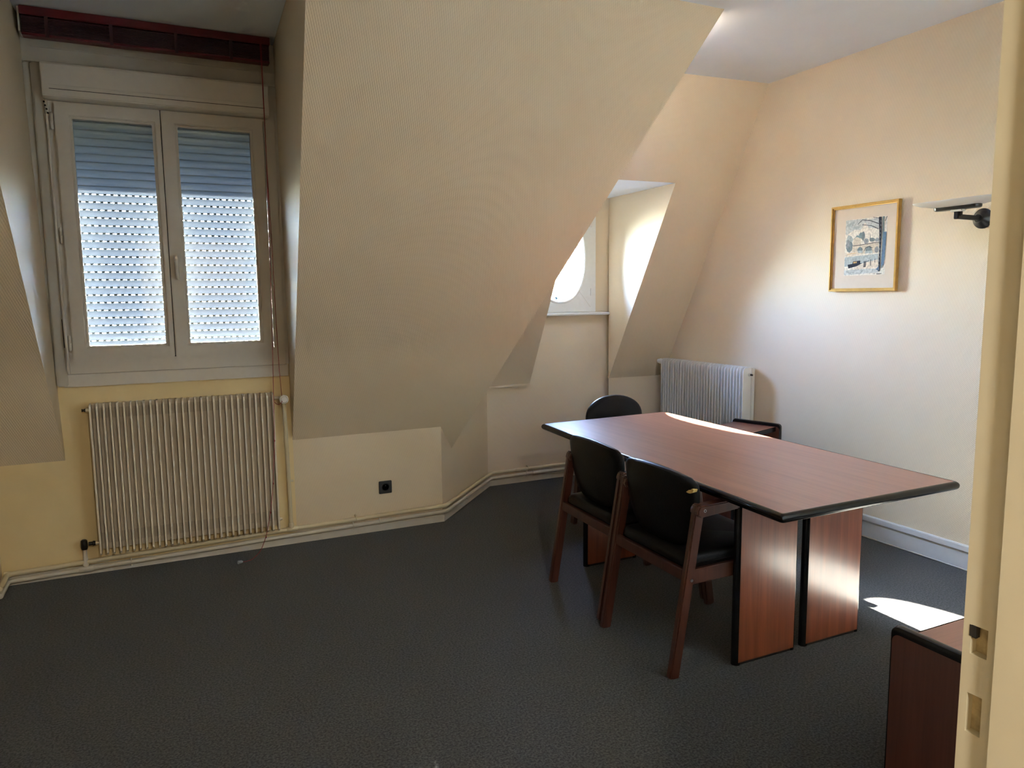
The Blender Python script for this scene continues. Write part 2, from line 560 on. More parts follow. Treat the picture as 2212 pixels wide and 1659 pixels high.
# wall and slope around the oval window
OVX, OVZ, ORX, ORZ = 2.926, 1.792, 0.222, 0.345
def oval(y, grow=0.0, n=48):
    out = []
    for k in range(n):
        a = 2 * PI * k / n
        c, s = math.cos(a), math.sin(a)
        e = 2 / 2.25
        out.append((OVX + (ORX + grow) * math.copysign(abs(c) ** e, c), y, OVZ + (ORZ + grow) * math.copysign(abs(s) ** e, s)))
    return out
BX0, BX1, BZ0, BZ1 = 2.66, 3.205, 1.40, 2.19
struct('wall_back_right', slab([(2.26, YB, 0), (3.40, YB, 0), (3.40, YB, 2.33), (2.56, YB, 2.33), (2.58, YB, .86), (2.26, YB, .86)], (0, .16, 0),
       holes=[[(BX0, YB, BZ0), (BX1, YB, BZ0), (BX1, YB, BZ1), (BX0, YB, BZ1)]]), WALL, 'cream papered wall below and around the oval window')
struct('wall_slope_right', slab([tuple(KB), slopeB(2.634, .784), slopeB(2.640, 2.285), slopeB(3.385, 2.283), slopeB(3.343, .808), slopeB(XR + .05, .81), slopeB(XR + .05, ZC + .03), slopeB(VT.x, ZC + .03)], (0, .014, .006)), WALL, 'cream papered sloping wall around the oval window')
b0 = slopeB(3.343, .808); b1 = slopeB(XR, .81)
struct('wall_knee_right', slab([(b0[0], b0[1], 0), (XR + .05, b1[1], 0), (XR + .05, b1[1], .83), (b0[0], b0[1], .83)], (.09, .10, 0)), WALL, 'low cream wall beside the white radiator')
struct('wall_cheek_right', MB().add([(3.40, YB, 0), (b0[0], b0[1], 0), b0, slopeB(3.385, 2.283), (3.40, YB, 2.283), (3.46, YB, 0), (3.46, b0[1] + .03, 0), (3.46, b0[1] + .06, b0[2]), (3.46, slopeB(3.385, 2.283)[1] + .06, 2.283), (3.46, YB, 2.283)],
       [(0, 1, 2), (0, 2, 4), (2, 3, 4), (5, 7, 6), (5, 9, 7), (7, 9, 8), (0, 5, 6, 1), (1, 6, 7, 2), (2, 7, 8, 3), (3, 8, 9, 4), (4, 9, 5, 0)]), WALL, 'right cheek wall of the oval window dormer')
struct('wall_cheek_oval_left', MB().prism([slopeB(2.634, .784), slopeB(2.640, 2.285), (2.58, YB + .01, 2.30), (2.60, YB + .01, .78)], (-.05, .04, .02)), WALL, 'left cheek wall of the oval window dormer')
struct('ceiling_dormer', MB().prism([slopeB(2.600, 2.284), slopeB(3.470, 2.284), (3.470, YB + .02, 2.284), (2.56, YB + .02, 2.284)], (0, 0, .05)), CEIL, 'small white ceiling above the oval window')
struct('wall_ledge', MB().box(2.20, 2.634, 5.225, YB + .02, .7845, .80), WALL, 'narrow ledge under the sloping wall left of the oval window')
# side and front walls
rs = slopeB(XR, ZC)
struct('wall_right', slab([(XR, YD - .1, 0), (XR, b1[1] + .1, 0), (XR, b1[1] + .1, .83), (XR, rs[1] + .1, ZC + .02), (XR, YD - .1, ZC + .02)], (.1, 0, 0)), WALL, 'cream papered wall with the picture')
struct('wall_left', slab([(XL, YD - .1, 0), (XL, YA + .1, 0), (XL, YA + .1, ZC), (XL, YD - .1, ZC)], (-.1, 0, 0)), WALL, 'cream papered left wall')
JX = 0.90
DL, DTOP = -.14, 2.12
struct('wall_front', slab([(XL - .1, YD, 0), (DL, YD, 0), (DL, YD, DTOP), (JX + .03, YD, DTOP), (JX + .03, YD, 0), (XR + .1, YD, 0), (XR + .1, YD, ZC), (XL - .1, YD, ZC)], (0, -.10, 0),
       holes=[[(1.52, YD, .86), (2.92, YD, .86), (2.92, YD, 2.44), (1.52, YD, 2.44)]]), WALL, 'cream papered wall with the doorway')
# hall behind the camera
HY = -1.75
struct('wall_hall_left', MB().box(-.93, -.83, HY, YD - .1, 0, 2.55), WALL, 'cream hall wall on the left')
struct('wall_hall_right', MB().box(1.35, 1.45, HY, YD - .1, 0, 2.55), WALL, 'cream hall wall on the right')
struct('wall_hall_back', MB().box(-1.45, 1.45, HY - .1, HY, 0, 2.55), WALL, 'cream hall wall behind the doorway')
struct('ceiling_hall', MB().box(-1.45, 1.45, HY - .1, YD - .1, 2.55, 2.65), CEIL, 'white hall ceiling')
hl = thing('fill_lamp', 'added unseen round ceiling lamp in the hall, fill for the room and door frame', 'lamp', (0.35, -0.85, 2.55))  # lamp added out of view to brighten the room and the jamb
MB().lathe([(0, .14), (-.02, .15), (-.03, .15)], (0.35, -0.85, 2.549), (0, 0, 1), 28).build('lamp_base', PVC, hl, smooth=True)
MB().lathe([(0, .13), (-.02, .145), (-.05, .12), (-.07, .06), (-.075, .0)], (0.35, -0.85, 2.519), (0, 0, 1), 28).build('lamp_shade', FROST, hl, smooth=True)
ld = bpy.data.lights.new('hall_fill_light', 'AREA'); ld.shape = 'DISK'; ld.size = .24; ld.energy = 34.0; ld.color = (1.0, .92, .78)
lo = bpy.data.objects.new('hall_fill_light', ld); lo.location = (0, 0, -.112); lo.parent = hl; COL.objects.link(lo)

# ------------------------------------------------------------------ door frame (right jamb) with the strike recesses
door = thing('door_1', 'cream painted door frame at the right edge', None, (JX, YD, 0), kind='structure')
def face_with_pockets(x, y0, y1, z0, z1, pockets, depth):
    """face in the plane X = x looking to -X, cut by rectangular pockets"""
    mb = MB()
    ys = sorted({y0, y1} | {p[0] for p in pockets} | {p[1] for p in pockets})
    zs = sorted({z0, z1} | {p[2] for p in pockets} | {p[3] for p in pockets})
    def inside(a, b, c, d):
        return any(p[0] - 1e-6 <= a and b <= p[1] + 1e-6 and p[2] - 1e-6 <= c and d <= p[3] + 1e-6 for p in pockets)
    for i in range(len(ys) - 1):
        for j in range(len(zs) - 1):
            a, b, c, d = ys[i], ys[i + 1], zs[j], zs[j + 1]
            if not inside(a, b, c, d):
                mb.add([(x, a, c), (x, b, c), (x, b, d), (x, a, d)], [(0, 1, 2, 3)])
    for a, b, c, d in pockets:
        X = x + depth
        mb.add([(x, a, c), (x, b, c), (x, b, d), (x, a, d), (X, a, c), (X, b, c), (X, b, d), (X, a, d)],
               [(0, 4, 5, 1), (1, 5, 6, 2), (2, 6, 7, 3), (3, 7, 4, 0)])
        mb.cur = 1
        mb.add([(X, a, c), (X, b, c), (X, b, d), (X, a, d)], [(0, 1, 2, 3)])
        mb.cur = 0
    return mb
pk = [(.535, .556, 1.045, 1.083), (.537, .556, .941, .993)]
jm = face_with_pockets(JX, .522, .566, 0, DTOP, pk, .012)
jm.box(JX + .013, JX + .06, .44, .566, 0, DTOP)
jm.add([(JX, .566, 0), (JX + .02, .566, 0), (JX + .02, .566, DTOP), (JX, .566, DTOP)], [(0, 1, 2, 3)])
jm.build('jamb', [JAMB, JAMBW], door)
MB().box(JX - .012, JX + .05, .37, .522, 0, DTOP).build('door_stop', JAMB, door, bevel=.003)
MB().box(DL - .03, JX + .05, .44, .566, DTOP, DTOP + .05).build('head_jamb', JAMB, door, bevel=.003)
MB().box(DL - .04, DL, .37, .566, 0, DTOP).build('hinge_jamb', JAMB, door, bevel=.003)
MB().box(JX - .0005, JX + .008, .5485, .560, 1.066, 1.0845).build('strike_chip', DARK, door, bevel=.002)

# ------------------------------------------------------------------ skirting boards, pipes
def board(pts, h, th, side):
    """skirting along a polyline, thickness to the given side (+1 left of travel)"""
    n = len(pts); out = []
    P = [Vector((p[0], p[1], 0)) for p in pts]
    for i in range(n):
        ds = []
        if i > 0: ds.append((P[i] - P[i - 1]).normalized())
        if i < n - 1: ds.append((P[i + 1] - P[i]).normalized())
        ns = [Vector((-d.y, d.x, 0)) * side for d in ds]
        m = sum(ns, Vector()).normalized()
        out.append(P[i] + m * (th / max(.3, m.dot(ns[0]))))
    mb = MB(); rings = []
    for a, b in zip(P, out):
        rings.append([a, b, b + Vector((0, 0, h - .006)), b * .6 + a * .4 + Vector((0, 0, h)), a + Vector((0, 0, h))])
    mb.loft(rings)
    return mb
struct('baseboard_left', board([(-.815, YA), (1.641, YA), (2.280, 5.266), (3.40, YB)], .048, .014, -1), SKIRT, 'cream white skirting board below the heating pipes')
struct('baseboard_right', board([(XR, b1[1]), (XR, YD)], .095, .014, -1), TRUNK, 'white skirting board below the picture')
struct('baseboard_front', board([(XR, YD), (JX + .06, YD)], .09, .014, -1), SKIRT, 'skirting board along the doorway wall')

def fillet(pts, r=.03, n=5):
    P = [Vector(p) for p in pts]; out = [P[0]]
    for i in range(1, len(P) - 1):
        a = (P[i - 1] - P[i]); b = (P[i + 1] - P[i])
        q = min(r, a.length * .45, b.length * .45)
        s = P[i] + a.normalized() * q; e = P[i] + b.normalized() * q
        for k in range(n + 1):
            t = k / n
            out.append(s * (1 - t) ** 2 + P[i] * 2 * t * (1 - t) + e * t ** 2)
    out.append(P[-1])
    return out
def zp(base, x): return base + .0225 * (min(x, 1.3) + .18)
OFF = .034
def pipe_path(base, zend):
    return [(-.80, YA - .25, zp(base, -.8)), (-.80, YA - OFF, zp(base, -.8)), (.6, YA - OFF, zp(base, .6)), (1.641 + .014, YA - OFF, zp(base, 1.3)), (2.280 + .014, 5.266 - OFF, zend), (3.36, YB - OFF, zend + .004)]
pu = thing('heating_pipe', 'upper cream painted heating pipe running along the skirting', 'pipe', (1.0, YA - OFF, 0), group='heating pipes')
MB().tube(fillet(pipe_path(.082, .110), .035), .0135, 12).build('pipe_run', PIPEP, pu, smooth=True)
# riser to the radiator valve
zr = zp(.082, .655)
MB().tube(fillet([(.652, YA - OFF, zr), (.652, YA - OFF, .30), (.640, YA - OFF - .03, .87), (.628, YA - .085, .915), (.615, YA - .085, .918)], .03), .0115, 12).build('riser', PIPEP, pu, smooth=True)
def coupling(x0, x1, y, z, r=.0165):
    return MB().tube([(x0, y, z), (x0 + .006, y, z), (x1 - .006, y, z), (x1, y, z)], [r * .85, r, r, r * .85], 12)
coupling(.625, .690, YA - OFF, zr, .0175).build('tee_fitting', PIPEP, pu, smooth=True)
MB().tube([(.652, YA - OFF, zr), (.652, YA - OFF, zr + .035), (.652, YA - OFF, zr + .04)], [.0165, .0165, .0125], 12).build('tee_branch', PIPEP, pu, smooth=True)
coupling(2.50, 2.545, 5.232, .1105).build('coupling', PIPEP, pu, smooth=True)
for x, y, z in ((.655, YA - OFF, .40), (1.05, YA - OFF, zp(.082, 1.05)), (2.62, 5.232, .111)):
    c = MB()
    if z > .3:
        c.tube([(x - .018, y, z), (x + .022, y, z)], .0065, 8); c.box(x - .003, x + .003, y, YA - .002, z - .006, z + .006)
    else:
        c.tube([(x, y, z + .016), (x, y - .016, z), (x, y, z - .018)], .004, 8); c.box(x - .004, x + .004, y, y + .033, z + .010, z + .020)
    c.build('pipe_clip', PIPEP, pu, smooth=True)
pl = thing('heating_pipe', 'lower pale heating pipe resting on top of the skirting', 'pipe', (1.0, YA - OFF, 0), group='heating pipes')
MB().tube(fillet(pipe_path(.043, .070), .035), .0135, 12).build('pipe_run', PIPEW, pl, smooth=True)
zl = zp(.043, -.43)
coupling(-.475, -.405, YA - OFF, zl, .0175).build('tee_fitting', PIPEW, pl, smooth=True)
MB().tube([(-.44, YA - OFF, zl), (-.44, YA - OFF, zl + .03), (-.44, YA - OFF - .006, zl + .031), (-.44, YA - OFF, zl + .05), (-.44, YA - OFF, .165)], [.014, .014, .017, .012, .0095], 12).build('valve_branch', PIPEW, pl, smooth=True)
for x, y, z in ((-.22, YA - OFF, zp(.043, -.22)), (1.03, YA - OFF, zp(.043, 1.03)), (1.20, YA - OFF, zp(.043, 1.2)), (1.93, 4.85, .069), (2.60, 5.232, .071), (2.66, 5.232, .071)):
    c = MB().tube([(x, y + .004, z + .02), (x, y - .0155, z), (x, y + .004, z - .019)], .004, 8)
    c.tube([(x, y - .004, z - .017), (x, y - .012, z - .021)], .004, 8)
    c.build('pipe_clip', PIPEW, pl, smooth=True)
MB().lathe([(0, .016), (.01, .017), (.03, .016), (.034, .010)], (-.815, YA - OFF, zp(.082, -.8)), (1, 0, 0), 12).build('elbow', PIPEP, pu, smooth=True)

# ------------------------------------------------------------------ shuttered window
w1 = thing('window_1', 'two-leaf white window with the roller shutter down', None, (0.11, YA, 1.1), kind='structure')
def frame_ring(x0, x1, z0, z1, y0, y1, wl, wr, wb, wt):
    m = MB()
    o = [(x0, z0), (x1, z0), (x1, z1), (x0, z1)]
    i = [(x0 + wl, z0 + wb), (x1 - wr, z0 + wb), (x1 - wr, z1 - wt), (x0 + wl, z1 - wt)]
    vs = [(p[0], y0, p[1]) for p in o] + [(p[0], y0, p[1]) for p in i] + [(p[0], y1, p[1]) for p in o] + [(p[0], y1, p[1]) for p in i]
    fs = []
    for k in range(4):
        l = (k + 1) % 4
        fs += [(k, l, 4 + l, 4 + k), (8 + k, 12 + k, 12 + l, 8 + l), (k, 8 + k, 8 + l, l), (4 + k, 4 + l, 12 + l, 12 + k)]
    return m.add(vs, fs)
frame_ring(-.452, .664, 1.108, 2.56, YA - .036, YA + .07, .06, .06, .10, .06).build('frame', PVC, w1, bevel=.004)
SY0, SY1 = YA - .054, YA + .01
for (x0, x1, gx0, gx1) in ((-.419, .0705, -.343, .031), (.0745, .599, .152, .529)):
    s = frame_ring(x0, x1, 1.182, 2.504, SY0, SY1, gx0 - x0 - .010, x1 - gx1 - .010, .062, .068).build('sash', PVC, w1, bevel=.004)
    frame_ring(gx0 - .010, gx1 + .010, 1.243, 2.436, SY0 + .008, SY1 - .01, .012, .012, .012, .012).build('glazing_bead', PVC, s, bevel=.003)
    MB().box(gx0, gx1, SY0 + .026, SY0 + .031, 1.25, 2.43).build('pane', GLASS, s)
    MB().box(gx0, gx1, SY0 + .045, SY0 + .049, 1.25, 2.43).build('pane', GLASS, s)
    left = x0 < 0
    hx = x0 - .011 if left else x1 + .011
    for hz in (2.405, 1.83, 1.272):
        MB().tube([(hx, SY0 + .006, hz - .042), (hx, SY0 + .006, hz - .036), (hx, SY0 + .006, hz - .002), (hx, SY0 + .006, hz), (hx, SY0 + .006, hz + .002), (hx, SY0 + .006, hz + .036), (hx, SY0 + .006, hz + .042)], [.004, .0085, .0085, .007, .0085, .0085, .004], 10).build('hinge', PVC, s, smooth=True)
    if not left:
        MB().box(hx - .006, hx + .008, SY0 - .004, SY0 + .01, 1.242, 1.306).build('hinge_cap', PVC, s, bevel=.003)
        hd = MB()
        hd.prism([(.1055 + .0135 * math.cos(a), SY0 - .008, 1.715 + (.035 if math.sin(a) > 0 else -.035) + .0135 * math.sin(a)) for a in [k * PI / 10 for k in range(20)]], (0, .0085, 0))
        hn = hd.build('handle', PVC, w1, bevel=.002)
        MB().tube([(.1055, SY0 - .006, 1.722), (.1055, SY0 - .03, 1.722)], .008, 12).build('handle_neck', PVC, hn, smooth=True)
        MB().tube([(.1055, SY0 - .032, 1.736), (.1057, SY0 - .034, 1.722), (.107, SY0 - .034, 1.67), (.109, SY0 - .031, 1.615), (.109, SY0 - .029, 1.605)], [.008, .0105, .0095, .009, .006], 12).build('handle_lever', PVC, hn, smooth=True)
        MB().tube([(.1055, SY0 - .0445, 1.722), (.1055, SY0 - .046, 1.722)], .006, 12).build('handle_lock', STEEL, hn, smooth=True)
MB().box(.0685, .0765, SY0 + .012, SY0 + .05, 1.182, 2.504).build('meeting_gap', DARK, w1)
MB().box(.045, .068, SY0 - .006, SY0 + .002, 1.185, 2.50).build('meeting_strip', PVC, w1, bevel=.003)
# shutter box with rounded lower edge
sb_prof = [(YA - .01, 2.507), (YA - .085, 2.507), (YA - .103, 2.518), (YA - .110, 2.540), (YA - .110, 2.672), (YA - .104, 2.678), (YA - .01, 2.678)]
m = MB(); m.loft([[Vector((x, y, z)) for y, z in sb_prof] for x in (-.457, .628)])
sbx = m.build('shutter_box', PVC, w1, bevel=.004)
MB().box(-.425, .605, YA - .1115, YA - .106, 2.548, 2.5505).build('box_seam', DARK, sbx)
MB().box(-.425, .605, YA - .1112, YA - .106, 2.569, 2.5705).build('box_seam', TRIM, sbx)
# casings
struct('trim_1', MB().box(-.545, .684, YA - .022, YA + .0, 2.690, ZC - .001), TRIM, 'white board above the shutter box', bevel=.004)
struct('trim_2', MB().box(-.505, -.453, YA - .045, YA, 1.045, 2.689), TRIM, 'white casing strip left of the shuttered window', bevel=.006)
struct('trim_3', MB().box(-.540, -.506, YA - .024, YA, 1.10, 2.689), TRIM, 'narrow outer casing left of the shuttered window', bevel=.004)
struct('trim_4', MB().box(-.475, .679, YA - .026, YA, 1.038, 1.106), PVC, 'white board under the shuttered window', bevel=.003)
struct('trim_5', MB().box(.665, .684, YA - .03, YA, 1.108, 2.689), PVC, 'white strip right of the shuttered window', bevel=.003)
struct('trim_7', MB().box(-.453, .684, YA - .034, YA, 2.552, 2.689), PVC, 'white board behind the shutter box', bevel=.003)
struct('trim_6', MB().box(-.50, .68, YA - .034, YA - .0225, 2.765, 2.776), TRIM, 'thin ledge across the board above the shutter box', bevel=.002)
# roller shutter: every slat a piece of its own
rs_ = thing('roller_shutter', 'lowered roller shutter with lines of light slots behind the glass', 'shutter', (0.11, YA + .09, 1.15))
SHY = YA + .09
def slat_mesh(h, slots):
    mb = MB(); x0, x1 = -.44, .66
    n = 6; prof = []
    for k in range(n + 1):
        t = k / n
        prof.append((SHY - .006 * math.sin(PI * t), t * h))
    mb.loft([[Vector((x, y, z)) for y, z in prof] for x in (x0, x1)], cap=False, closed=False)
    if slots:
        x = x0
        while x < x1 - .001:
            mb.box(x, x + .0170, SHY - .001, SHY + .001, h, h + .0045)
            x += .0345
        mb.box(x0, x1, SHY - .001, SHY + .0015, h + .0043, h + .0073)
    else:
        mb.box(x0, x1, SHY - .0015, SHY + .0015, h - .0005, h + .0025)
    return mb
PITCH = .0415
lo_s = slat_mesh(PITCH - .0066, True)
up_s = slat_mesh(PITCH - .0022, False)
z = 1.155; k = 0
SLM = {}
while z < 2.56:
    slotted = z < 2.055
    key = 'lo' if slotted else 'up'
    if key not in SLM:
        o = (lo_s if slotted else up_s)
        o.v = [(p[0], p[1], p[2] + 1.15) for p in o.v]
        SLM[key] = o.build('slat', SLATM, rs_)
        SLM[key].location = (0, 0, z - 1.15)
    else:
        share(SLM[key], rs_, (random.choice((0, .0)) + ((k * .0173) % .0345) * (1 if slotted else 0) - .017, 0, z - 1.15))
    z += PITCH; k += 1
MB().box(-.44, .66, SHY - .006, SHY + .006, 1.10, 1.154).build('bottom_bar', PVC, rs_, bevel=.002)
for gx in (-.455, .645):
    MB().box(gx - .012, gx + .03, SHY - .02, SHY + .02, 1.10, 2.62).build('guide_rail', PVC, rs_)
struct('roof_eave', MB().box(-.95, 1.15, YA + .121, SHY + .73, 2.455, 2.52), ZINC, 'zinc dormer roof above the shuttered window')
# crank rod for the shutter
cr = thing('shutter_crank', 'thin white crank rod hanging beside the shuttered window', 'crank', (-.448, YA - .06, 1.11))
MB().tube([(-.449, YA - .058, 2.47), (-.448, YA - .062, 1.80), (-.447, YA - .058, 1.40)], .0055, 8).build('rod', PVC, cr, smooth=True)
MB().tube([(-.449, YA - .058, 2.505), (-.449, YA - .058, 2.435)], .0075, 8).build('joint', TRIM, cr, smooth=True)
for q in range(4):
    MB().tube([(-.456 + q * .0045, YA - .063, 2.495 - q * .018), (-.456 + q * .0045, YA - .066, 2.491 - q * .018)], .0045, 8).build('joint_hole', DARK, cr)
MB().tube([(-.447, YA - .058, 1.40), (-.444, YA - .060, 1.13), (-.443, YA - .06, 1.112)], [.0075, .0075, .006], 8).build('grip', PVC, cr, smooth=True)
MB().tube([(-.456, YA - .056, 1.40), (-.455, YA - .056, 1.25)], .0022, 6).build('spring_clip', DARK, cr, smooth=True)

# red venetian blind, fully raised, with its cord
vb = thing('venetian_blind', 'raised dark red venetian blind under the dormer ceiling', 'blind', (.06, YA - .12, 2.78))
MB().box(-.522, .643, YA - .150, YA - .085, 2.878, 2.919).build('head_rail', REDM, vb, bevel=.003)
for k in range(13):
    zz = 2.795 + k * .006
    MB().box(-.516, .636, YA - .147, YA - .095, zz, zz + .0038).build('slat', REDD, vb)
MB().box(-.517, .637, YA - .149, YA - .093, 2.782, 2.794).build('bottom_rail', REDM, vb, bevel=.002)
for k in (-.41, -.13, .17, .44):
    MB().box(k - .008, k + .008, YA - .1515, YA - .149, 2.78, 2.88).build('ladder_tape', REDD, vb)
for gx in (-.530, .640):
    MB().box(gx, gx + .008, YA - .14, YA - .03, 2.80, 2.915).build('end_bracket', TRIM, vb)
CY = YA - .165
cordA = [(.590, CY + .01, 2.88), (.592, CY, 2.6), (.594, CY, 2.2), (.600, CY, 1.8), (.603, CY, 1.4), (.608, CY + .005, 1.1), (.617, CY + .012, .93), (.616, CY + .002, .905), (.606, CY, .890), (.592, CY - .01, .888), (.578, CY - .008, .896), (.574, CY - .005, .905)]
MB().tube(fillet(cordA, .05, 3), .0018, 6).build('cord', REDC, vb, smooth=True)
cordB = [(.596, CY + .01, 2.88), (.594, CY + .004, 2.2), (.585, CY + .002, 1.6), (.574, CY, 1.1), (.568, CY - .004, .90), (.560, CY - .008, .65), (.540, CY - .01, .40), (.515, CY - .012, .24), (.487, CY - .02, .12), (.45, CY - .03, .04), (.40, CY - .045, .006), (.36, CY - .055, .005), (.345, CY - .06, .008)]
MB().tube(fillet(cordB, .08, 3), .0018, 6).build('cord', REDC, vb, smooth=True)
for p in ((.562, CY - .008, .68), (.543, CY - .01, .43), (.520, CY - .012, .26), (.487, CY - .02, .12)):
    MB().tube([(p[0], p[1], p[2] + .006), p, (p[0], p[1], p[2] - .006)], [.0015, .0042, .0015], 8).build('knot', REDC, vb, smooth=True)
MB().tube([(.349, CY - .06, .009), (.343, CY - .062, .010), (.322, CY - .07, .011)], [.004, .0085, .010], 10).build('cord_weight', ZINC, vb, smooth=True)

# ------------------------------------------------------------------ radiators
def radiator_left():
    R = thing('radiator', 'cream finned panel radiator below the shuttered window', 'radiator', (.10, YA - .09, .12), group='finned radiators')
    x0, x1, z0, z1 = -.357, .571, .128, .950
    yb = YA - .050
    MB().box(x0 + .004, x1 - .004, yb, yb + .022, z0 + .012, z1 - .004).build('back_panel', RADP, R, bevel=.004)
    n = 30
    yf = yb - .078
    prof = [(yb + .005, z0 + .012), (yf + .012, z0), (yf, z0 + .012), (yf, z1 - .03), (yf + .006, z1 - .010), (yf + .022, z1), (yb + .005, z1)]
    def fin():
        return MB().prism([(x0 - .0045, y, z) for y, z in prof], (.009, 0, 0)).build('fin', RADP, R)
    f0 = fin()
    for k in range(1, n):
        share(f0, R, ((x1 - x0) * k / (n - 1), 0, 0))
    sl = MB()
    for k in range(n - 1):
        cx = x0 + (x1 - x0) * (k + .5) / (n - 1)
        for dx in (-.0075, 0, .0075):
            sl.box(cx + dx - .0012, cx + dx + .0012, yb - .0012, yb + .001, z1 - .085, z1 - .03)
            sl.box(cx + dx - .0012, cx + dx + .0012, yb - .0012, yb + .001, z0 + .045, z0 + .105)
    so = sl.build('convector_slots', RADD, R)
    so['kind'] = 'stuff'
    MB().box(x0 + .1, x0 + .14, yb + .02, YA - .001, .80, .86).build('bracket', RADP, R)
    MB().box(x1 - .14, x1 - .1, yb + .02, YA - .001, .80, .86).build('bracket', RADP, R)
    p = MB().tube([(x0, yb + .008, .912), (x0 - .026, yb + .008, .912)], .011, 12).build('bleed_boss', RADP, R, smooth=True)
    MB().tube([(x0 - .026, yb + .008, .912), (x0 - .032, yb + .008, .912), (x0 - .036, yb + .008, .912), (x0 - .045, yb + .008, .912)], [.009, .009, .006, .009], 8).build('bleed_screw', BLACKP, R, smooth=True)
    v = MB().tube([(x0, yb + .008, .178), (x0 - .03, yb + .008, .178)], .011, 12).build('lower_boss', RADP, R, smooth=True)
    t = MB().tube([(x0 - .028, yb + .008, .178), (x0 - .04, yb + .008, .178), (x0 - .044, yb + .008, .178), (x0 - .062, yb + .008, .178)], [.012, .015, .011, .011], 10)
    t.tube([(-.44, yb + .008, .150), (-.44, yb + .008, .160), (-.44, yb + .008, .185), (-.44, yb + .008, .200), (-.44, yb + .008, .205)], [.014, .017, .017, .016, .010], 12)
    t.build('shutoff_valve', BLACKP, R, smooth=True)
    MB().tube([(x1, yb + .008, .176), (x1 + .018, yb + .008, .176), (x1 + .019, yb + .008, .176), (x1 + .03, yb + .008, .176)], [.012, .012, .008, .008], 10).build('end_plug', RADP, R, smooth=True)
    MB().tube([(x1, yb + .008, .912), (x1 + .02, yb + .008, .912), (x1 + .021, yb + .0, .912), (x1 + .045, yb, .912)], [.012, .012, .009, .009], 10).build('upper_boss', RADP, R, smooth=True)
    kx, ky, kz = .628, YA - .10, .914
    k = MB().lathe([(-.01, .012), (0, .016), (.012, .022), (.05, .0265), (.06, .024), (.062, .018)], (kx, ky, kz), (0, -1, 0), 22).build('thermostat_knob', RADW, R, smooth=True)
    ring = MB()
    for q in range(20):
        a = 2 * PI * q / 20
        ring.box(kx + .0185 * math.cos(a) - .0012, kx + .0185 * math.cos(a) + .0012, ky - .0628, ky - .0600, kz + .0185 * math.sin(a) - .0012, kz + .0185 * math.sin(a) + .0012)
    ring.build('dial_marks', DARK, k)
    MB().lathe([(.06, .0145), (.0645, .0135)], (kx, ky, kz), (0, -1, 0), 18).build('dial_cap', TRUNK, k, smooth=True)
    return R
radiator_left()

def radiator_right():
    R = thing('radiator', 'white finned radiator on the picture wall behind the table', 'radiator', (3.80, 4.52, .12), group='finned radiators')
    y0, y1, z0, z1 = 4.05, 5.005, .13, .968
    xb = 3.795
    MB().box(xb, xb + .03, y0 + .004, y1 - .004, z0 + .01, z1 - .006).build('back_panel', RADW, R, bevel=.004)
    n = 31
    xf = xb - .046
    prof = [(xb + .03, z0), (xf + .012, z0), (xf, z0 + .012), (xf, z1 - .035), (xf + .006, z1 - .012), (xf + .024, z1), (xb + .03, z1)]
    f0 = MB().prism([(x, y0 - .003, z) for x, z in prof], (0, .0065, 0)).build('fin', RADW, R)
    for k in range(1, n):
        share(f0, R, (0, (y1 - y0) * k / (n - 1), 0))
    MB().box(xb + .036, xb + .066, y0 - .003, y1, z0, z1 - .004).build('rear_panel', RADW, R, bevel=.003)
    MB().tube([(xb + .012, y0, .915), (xb + .012, y0 - .018, .915)], .012, 12).build('bleed_boss', RADW, R, smooth=True)
    MB().tube([(xb + .012, y0 - .018, .915), (xb + .012, y0 - .034, .915)], .007, 8).build('bleed_screw', BLACKP, R, smooth=True)
    MB().lathe([(0, .012), (.01, .012), (.012, .021), (.04, .0225), (.05, .018), (.062, .0165), (.064, .013), (.066, .012)], (xb - .02, y1 - .008, .943), (-.35, 1, .0), 18).build('thermostat_knob', RADW, R, smooth=True)
    return R
radiator_right()

# ------------------------------------------------------------------ wall socket
so = thing('wall_socket', 'square dark grey wall socket on the low wall', 'socket', (1.252, YA, .24))
m = MB().box(1.2105, 1.2945, YA - .011, YA, .241, .323).build('cover_plate', SOCK, so, bevel=.003)
MB().lathe([(0, .0255), (.003, .0265), (.0035, .0225), (-.004, .021), (-.0045, .001)], (1.2525, YA - .011, .284), (0, -1, 0), 28).build('socket_insert', BLACKP, so, smooth=True)
for dx in (-.0095, .0095):
    MB().tube([(1.2525 + dx, YA - .0055, .281), (1.2525 + dx, YA - .0075, .281)], .0032, 8).build('contact_hole', DARK, so)
MB().tube([(1.2525, YA - .006, .293), (1.2525, YA - .014, .293)], .0024, 8).build('earth_pin', STEEL, so, smooth=True)
MB().box(1.216, 1.289, YA - .0118, YA - .0105, .2495, .2505).build('plate_groove', DARK, so)

# ------------------------------------------------------------------ oval window
w2 = thing('window_2', 'small white window with oval glass in the right dormer', None, (OVX, YB, 1.38), kind='structure')
frame_ring(2.60, 3.266, 1.358, 2.235, YB - .014, YB + .10, .055, .062, .045, .05).build('frame', PVCB, w2, bevel=.004)
SHX0, SHX1, SHZ0, SHZ1 = 2.650, 3.207, 1.398, 2.188
ov = slab([(SHX0, YB - .026, SHZ0), (SHX1, YB - .026, SHZ0), (SHX1, YB - .026, SHZ1), (SHX0, YB - .026, SHZ1)], (0, .085, 0), holes=[oval(YB - .026)])
sash2 = ov.build('sash', PVCB, w2)
m = MB()
rings = []
for g, y in ((0.0, -.022), (.002, -.030), (.010, -.034), (.018, -.030), (.020, -.024)):
    rings.append([Vector(p) for p in oval(YB + y, g)])
m.loft(rings, cap=False)
m.build('oval_bead', PVCB, sash2, smooth=True)
m = MB(); m.prism(oval(YB + .02, .004), (0, .005, 0)); m.build('pane', GLASS, sash2)
